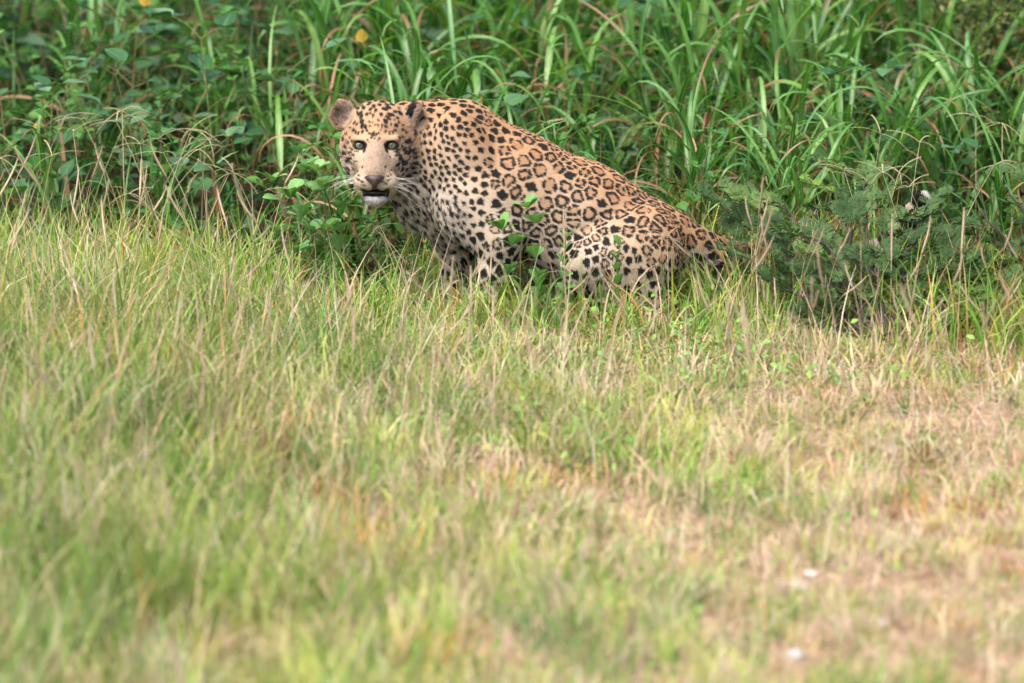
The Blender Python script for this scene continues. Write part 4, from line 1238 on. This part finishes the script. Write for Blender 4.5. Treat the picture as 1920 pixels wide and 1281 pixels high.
# ================================================================== herbs in front of the leopard, placed one by one
def own_herb(kind, px, py_top, Y, label, seed, bow=.1, lean=.06, lf=1.0, az=0.0):
    r = random.Random(seed)
    top = at(px, py_top, Y); x = top[0]
    z0 = float(gh(x, Y)); H = top[2] - z0
    t = thing('herb_plant', label, 'plant', (x, Y, z0), az)
    me, P = stem_mesh('stem', H, -lean, .0019, .0008, M_HSTEM, 2 * lean, 9, 5, 0)
    link('stem', me, t)
    if kind == 'clover':
        for f, side, ln_ in ((.55, 1, .035), (.66, -1, .02), (.80, -1, .045), (.86, 1, .03), (1.0, 1, .012), (.40, -1, .03)):
            q = np.array([np.interp(f, np.linspace(0, 1, 9), P[:, i]) for i in range(3)])
            e = q + np.array([side * ln_, r.uniform(-.02, -.004), .012])
            v, fc = tube([q, (q + e) / 2 + [0, 0, .004], e], [.0009, .0008, .0006], 4)
            link('leaf_stalk', new_mesh('leaf_stalk', v, fc, uv=np.tile([.5, .2], (len(v), 1))), t, M_HSTEM)
            for d in (-2.2, -1.0, .3, 1.5):
                o = link('leaf', r.choice(L_FRO), t); o.matrix_local = RM(d + r.uniform(-.3, .3) - .6, r.uniform(-.75, .0), r.uniform(-.3, .3), e, lf * 1.25 * r.uniform(.8, 1.1))
    else:
        nn_ = 9 if kind == 'ladder' else 6
        for k in range(nn_):
            f = .22 + .78 * k / (nn_ - 1)
            q = np.array([np.interp(f, np.linspace(0, 1, 9), P[:, i]) for i in range(3)])
            for d in ((0, 3.14) if kind != 'ladder' else ((-.6 if k % 2 else 3.7),)):
                o = link('leaf', r.choice(L_FRR), t)
                o.matrix_local = RM(d - .5 + r.uniform(-.3, .3), r.uniform(-.8, -.2), r.uniform(-.4, .4), q, lf * 1.3 * r.uniform(.8, 1.1) * (1.1 - .3 * f))
    return t
own_herb('clover', 978, 398, -.245, 'clover-like herb standing before the leopard\'s foreleg', 1, lf=1.0)
own_herb('pairs', 1060, 446, -.25, 'stem with paired round leaves before the leopard\'s belly', 2, lf=.95)
own_herb('ladder', 1160, 462, -.24, 'straight stem with stacked round leaves before the leopard\'s hind leg', 3, lf=.95)
own_herb('pairs', 1010, 520, -.26, 'low herb with folded leaves beside the leopard\'s forepaw', 4, lf=1.2)
own_herb('clover', 612, 262, -.02, 'bright round-leaved herb close beside the leopard\'s cheek', 5, lf=1.0)
own_herb('clover', 582, 330, -.08, 'low round-leaved herb below the leopard\'s whiskers', 6, lf=1.1)
own_herb('pairs', 640, 372, -.05, 'small herb under the leopard\'s chin', 7, lf=1.1)
own_herb('clover', 545, 300, .15, 'pale round-leaved herb beside arching grass near the leopard\'s ear', 8, lf=1.0)
# single tufts of bright blades against the animal's legs
for px, Y, n_, lb in ((895, -.27, 7, 'bright yellow-green grass tuft before the leopard\'s forelegs'), (1020, -.30, 5, 'thin grass tuft before the leopard\'s belly'),
                      (1300, -.20, 6, 'arching pale grass tuft under the leopard\'s tail'), (770, -.16, 6, 'green grass tuft beside the leopard\'s chest')):
    x = (px - 960) * S; r = random.Random(px)
    t = thing('grass_tuft', lb, 'grass', (x, Y, float(gh(x, Y))))
    for k in range(n_):
        o = link('leaf_blade', r.choice(BLADES), t); o.matrix_local = RM(r.uniform(0, 6.28), r.uniform(-.2, .2), 0, (r.uniform(-.04, .04), r.uniform(-.03, .03), 0), r.uniform(.28, .46))
# yellowed leaves caught in the green
for px, py, Y, lb in ((270, 12, 1.1, 'yellow leaf caught high in the dark herbs'), (70, 250, .95, 'orange withered leaf low in the green herbs'), (678, 80, 1.0, 'yellowing leaf between dark grass stems behind the leopard\'s head')):
    o = link('withered_leaf', L_YEL[0].copy(), None, None, tuple(at(px, py, Y)), (rs2.uniform(-.4, .4), -.9, -1.5))
    tag(o, lb, 'leaf')

# ================================================================== seed stalks
def spike_mesh(r):
    L_ = r.uniform(.045, .085); n_ = 9
    P = np.array([[.006 * math.sin(2.2 * t), 0, L_ * t] for t in np.linspace(0, 1, n_)])
    rad = .0019 * np.sin(np.pi * np.clip(np.linspace(.12, .97, n_), 0, 1)) ** .6
    parts = [tube(P, rad, 5)]
    V, F = [], []
    for k in range(120):
        t = r.random(); q = np.array([.006 * math.sin(2.2 * t), 0, L_ * t]); a = r.uniform(0, 6.28); l = r.uniform(.004, .009)
        o = np.array([math.cos(a), math.sin(a), 1.1]); o /= np.linalg.norm(o); s = np.array([-math.sin(a), math.cos(a), 0]) * .00030
        i0 = len(V); V += [q - s, q + s, q + o * l + s * .2, q + o * l - s * .2]; F.append((i0, i0 + 1, i0 + 2, i0 + 3))
    parts.append((np.array(V), np.array(F)))
    v, f = merge(parts)
    me = new_mesh('seed_spike', v, f, uv=np.tile([.5, .3], (len(v), 1))); me.materials.append(M_SEED)
    return me
SPIKES = [spike_mesh(rs2) for _ in range(6)]
STALKS = []
for i in range(8):
    H = rs2.uniform(.13, .26); me, P = stem_mesh('stalk', H, rs2.uniform(.0, .2), .0010, .0007, M_STRAW, rs2.uniform(0, .55), 8, 4, 0)
    STALKS.append((me, P))
def seed_stalk(x, y, sc, label, group, tilt=0.0, rz=None):
    t = thing('seed_stalk', label, 'seed stalk', (x, y, float(gh(x, y)) - .005), rs2.uniform(0, 6.28) if rz is None else rz, group)
    t.scale = (sc,) * 3
    me, P = rs2.choice(STALKS)
    a = link('stalk', me, t); b_ = link('seed_spike', rs2.choice(SPIKES), t)
    d = P[-1] - P[-2]; ang = math.atan2(d[0], d[2])
    b_.matrix_local = RM(0, ang + rs2.uniform(-.05, .15), 0, tuple(P[-1]), 1)
    if tilt: t.rotation_euler[1] = tilt
    return t
rk = random.Random(31)
def where(x, y):
    if y > -.35:
        if x < -.4: return 'at the meadow edge before the dark herbs', 'edge'
        if x < .5: return 'before the leopard\'s paws', 'paws'
        return 'around the foot of the thorn shrub', 'shrub'
    return ('in the green open meadow', 'green meadow') if bareness(x, y) < .35 else ('on the dry bare ground', 'dry ground')
cnt = 0
while cnt < 285:
    x, y = rk.uniform(-1.35, 1.35), rk.uniform(-3.3, 1.0)
    if y > float(edge_y(x)) + .05 or not bool(clear_v(np.array([x]), np.array([y]), .05)[0]): continue
    if rk.random() > (.34 + .66 * math.exp(-((y - float(edge_y(x)) + .45) / .55) ** 2)): continue
    if rk.random() < float(bareness(x, y)) * .75: continue
    if -.45 < x < .45 and y > -.75 and rk.random() < .7: continue
    if -.42 < x < -.2 and y > -1.0: continue
    w1, w2 = where(x, y)
    q = rk.uniform(.8, 1.4); w3 = 'short' if q < 1.0 else 'tall' if q > 1.22 else 'thin'
    seed_stalk(x, y, q, f'{w3} beige seed stalk with fuzzy spike {w1}', f'{w3} seed stalks, {w2}')
    cnt += 1
# finger grass: thin stalk with spreading rays
FRAY = []
for i in range(4):
    L_ = rs2.uniform(.06, .10)
    P = np.array([[L_ * t, 0, .010 * t - .03 * t * t] for t in np.linspace(0, 1, 7)])
    v, f = tube(P, np.linspace(.0009, .0005, 7), 4)
    vs, fs = [], []
    for k in range(26):
        t = k / 26; q = np.array([np.interp(t, np.linspace(0, 1, 7), P[:, j]) for j in range(3)])
        s = (1 if k % 2 else -1); i0 = len(vs)
        vs += [q, q + [.002, s * .0016, .0004], q + [.005, s * .0012, .0006], q + [.002, 0, 0]]; fs.append((i0, i0 + 1, i0 + 2, i0 + 3))
    v, f = merge([(v, f), (np.array(vs), np.array(fs))])
    me = new_mesh('seed_ray', v, f, uv=np.tile([.5, .3], (len(v), 1))); me.materials.append(M_RAY); FRAY.append(me)
FST = []
for i in range(6):
    H = rs2.uniform(.34, .52); FST.append(stem_mesh('stalk', H, rs2.uniform(.05, .4), .0013, .0008, M_RAY, rs2.uniform(0, .7), 9, 4, 0))
def finger_grass(x, y, sc, label, group, rz):
    t = thing('finger_grass', label, 'seed stalk', (x, y, float(gh(x, y)) - .005), rz, group); t.scale = (sc,) * 3
    me, P = rs2.choice(FST); link('stalk', me, t)
    n_ = rs2.randint(3, 5); a0 = rs2.uniform(0, 6.28)
    for k in range(n_):
        o = link('seed_ray', rs2.choice(FRAY), t); o.matrix_local = RM(a0 + 6.28 * k / n_ + rs2.uniform(-.3, .3), rs2.uniform(-.7, .5), 0, tuple(P[-1]), rs2.uniform(.8, 1.15))
for i in range(22):
    x = rk.uniform(-1.25, -.55); y = float(edge_y(x)) + rk.uniform(-.15, .2)
    finger_grass(x, y, rk.uniform(.8, 1.1), 'finger grass with thin spreading rays at the dark herbs', 'finger grass before the herbs', rk.uniform(0, 6.28))
for i in range(24):
    x = rk.uniform(.48, 1.25); y = rk.uniform(-.2, .35)
    if not bool(clear_v(np.array([x]), np.array([y]), .0)[0]): continue
    finger_grass(x, y, rk.uniform(.8, 1.15), 'finger grass with thin spreading rays over the thorn shrub', 'finger grass around the thorn shrub', rk.uniform(0, 6.28))
for i in range(5):
    x = rk.uniform(-.35, .4); y = rk.uniform(-.45, -.25)
    finger_grass(x, y, rk.uniform(.5, .7), 'short finger grass with thin rays crossing the leopard\'s legs', 'finger grass at the leopard\'s feet', rk.uniform(0, 6.28))

# ================================================================== pebbles on the trodden ground
for px, py, sz, c, lb in ((1522, 1078, .014, (.46, .42, .38), 'pale pebble lying on the dry bare ground'), (1500, 1104, .020, (.40, .33, .26), 'flat beige stone lying beside the pale pebble'),
                          (1652, 1172, .012, (.45, .43, .42), 'small whitish stone alone on the bare soil'), (1492, 1226, .018, (.40, .42, .48), 'bluish grey flat stone on the dry soil')):
    g_ = ground_at(px, py); bm = bmesh.new(); bmesh.ops.create_icosphere(bm, subdivisions=3, radius=sz)
    for v in bm.verts:
        k = 1 + .35 * noise.noise(v.co * (1.2 / sz) + Vector((px, 0, 0)))
        v.co = Vector((v.co.x * k * 1.2, v.co.y * k, v.co.z * k * .55))
    me = bpy.data.meshes.new('pebble'); bm.to_mesh(me); bm.free()
    for p in me.polygons: p.use_smooth = True
    o = link('pebble', me, None, simple_mat('stone', c, .8, .3, .2, 250), (g_[0], g_[1], float(gh(g_[0], g_[1])) + sz * .4), (0, 0, px))
    tag(o, lb, 'stone')
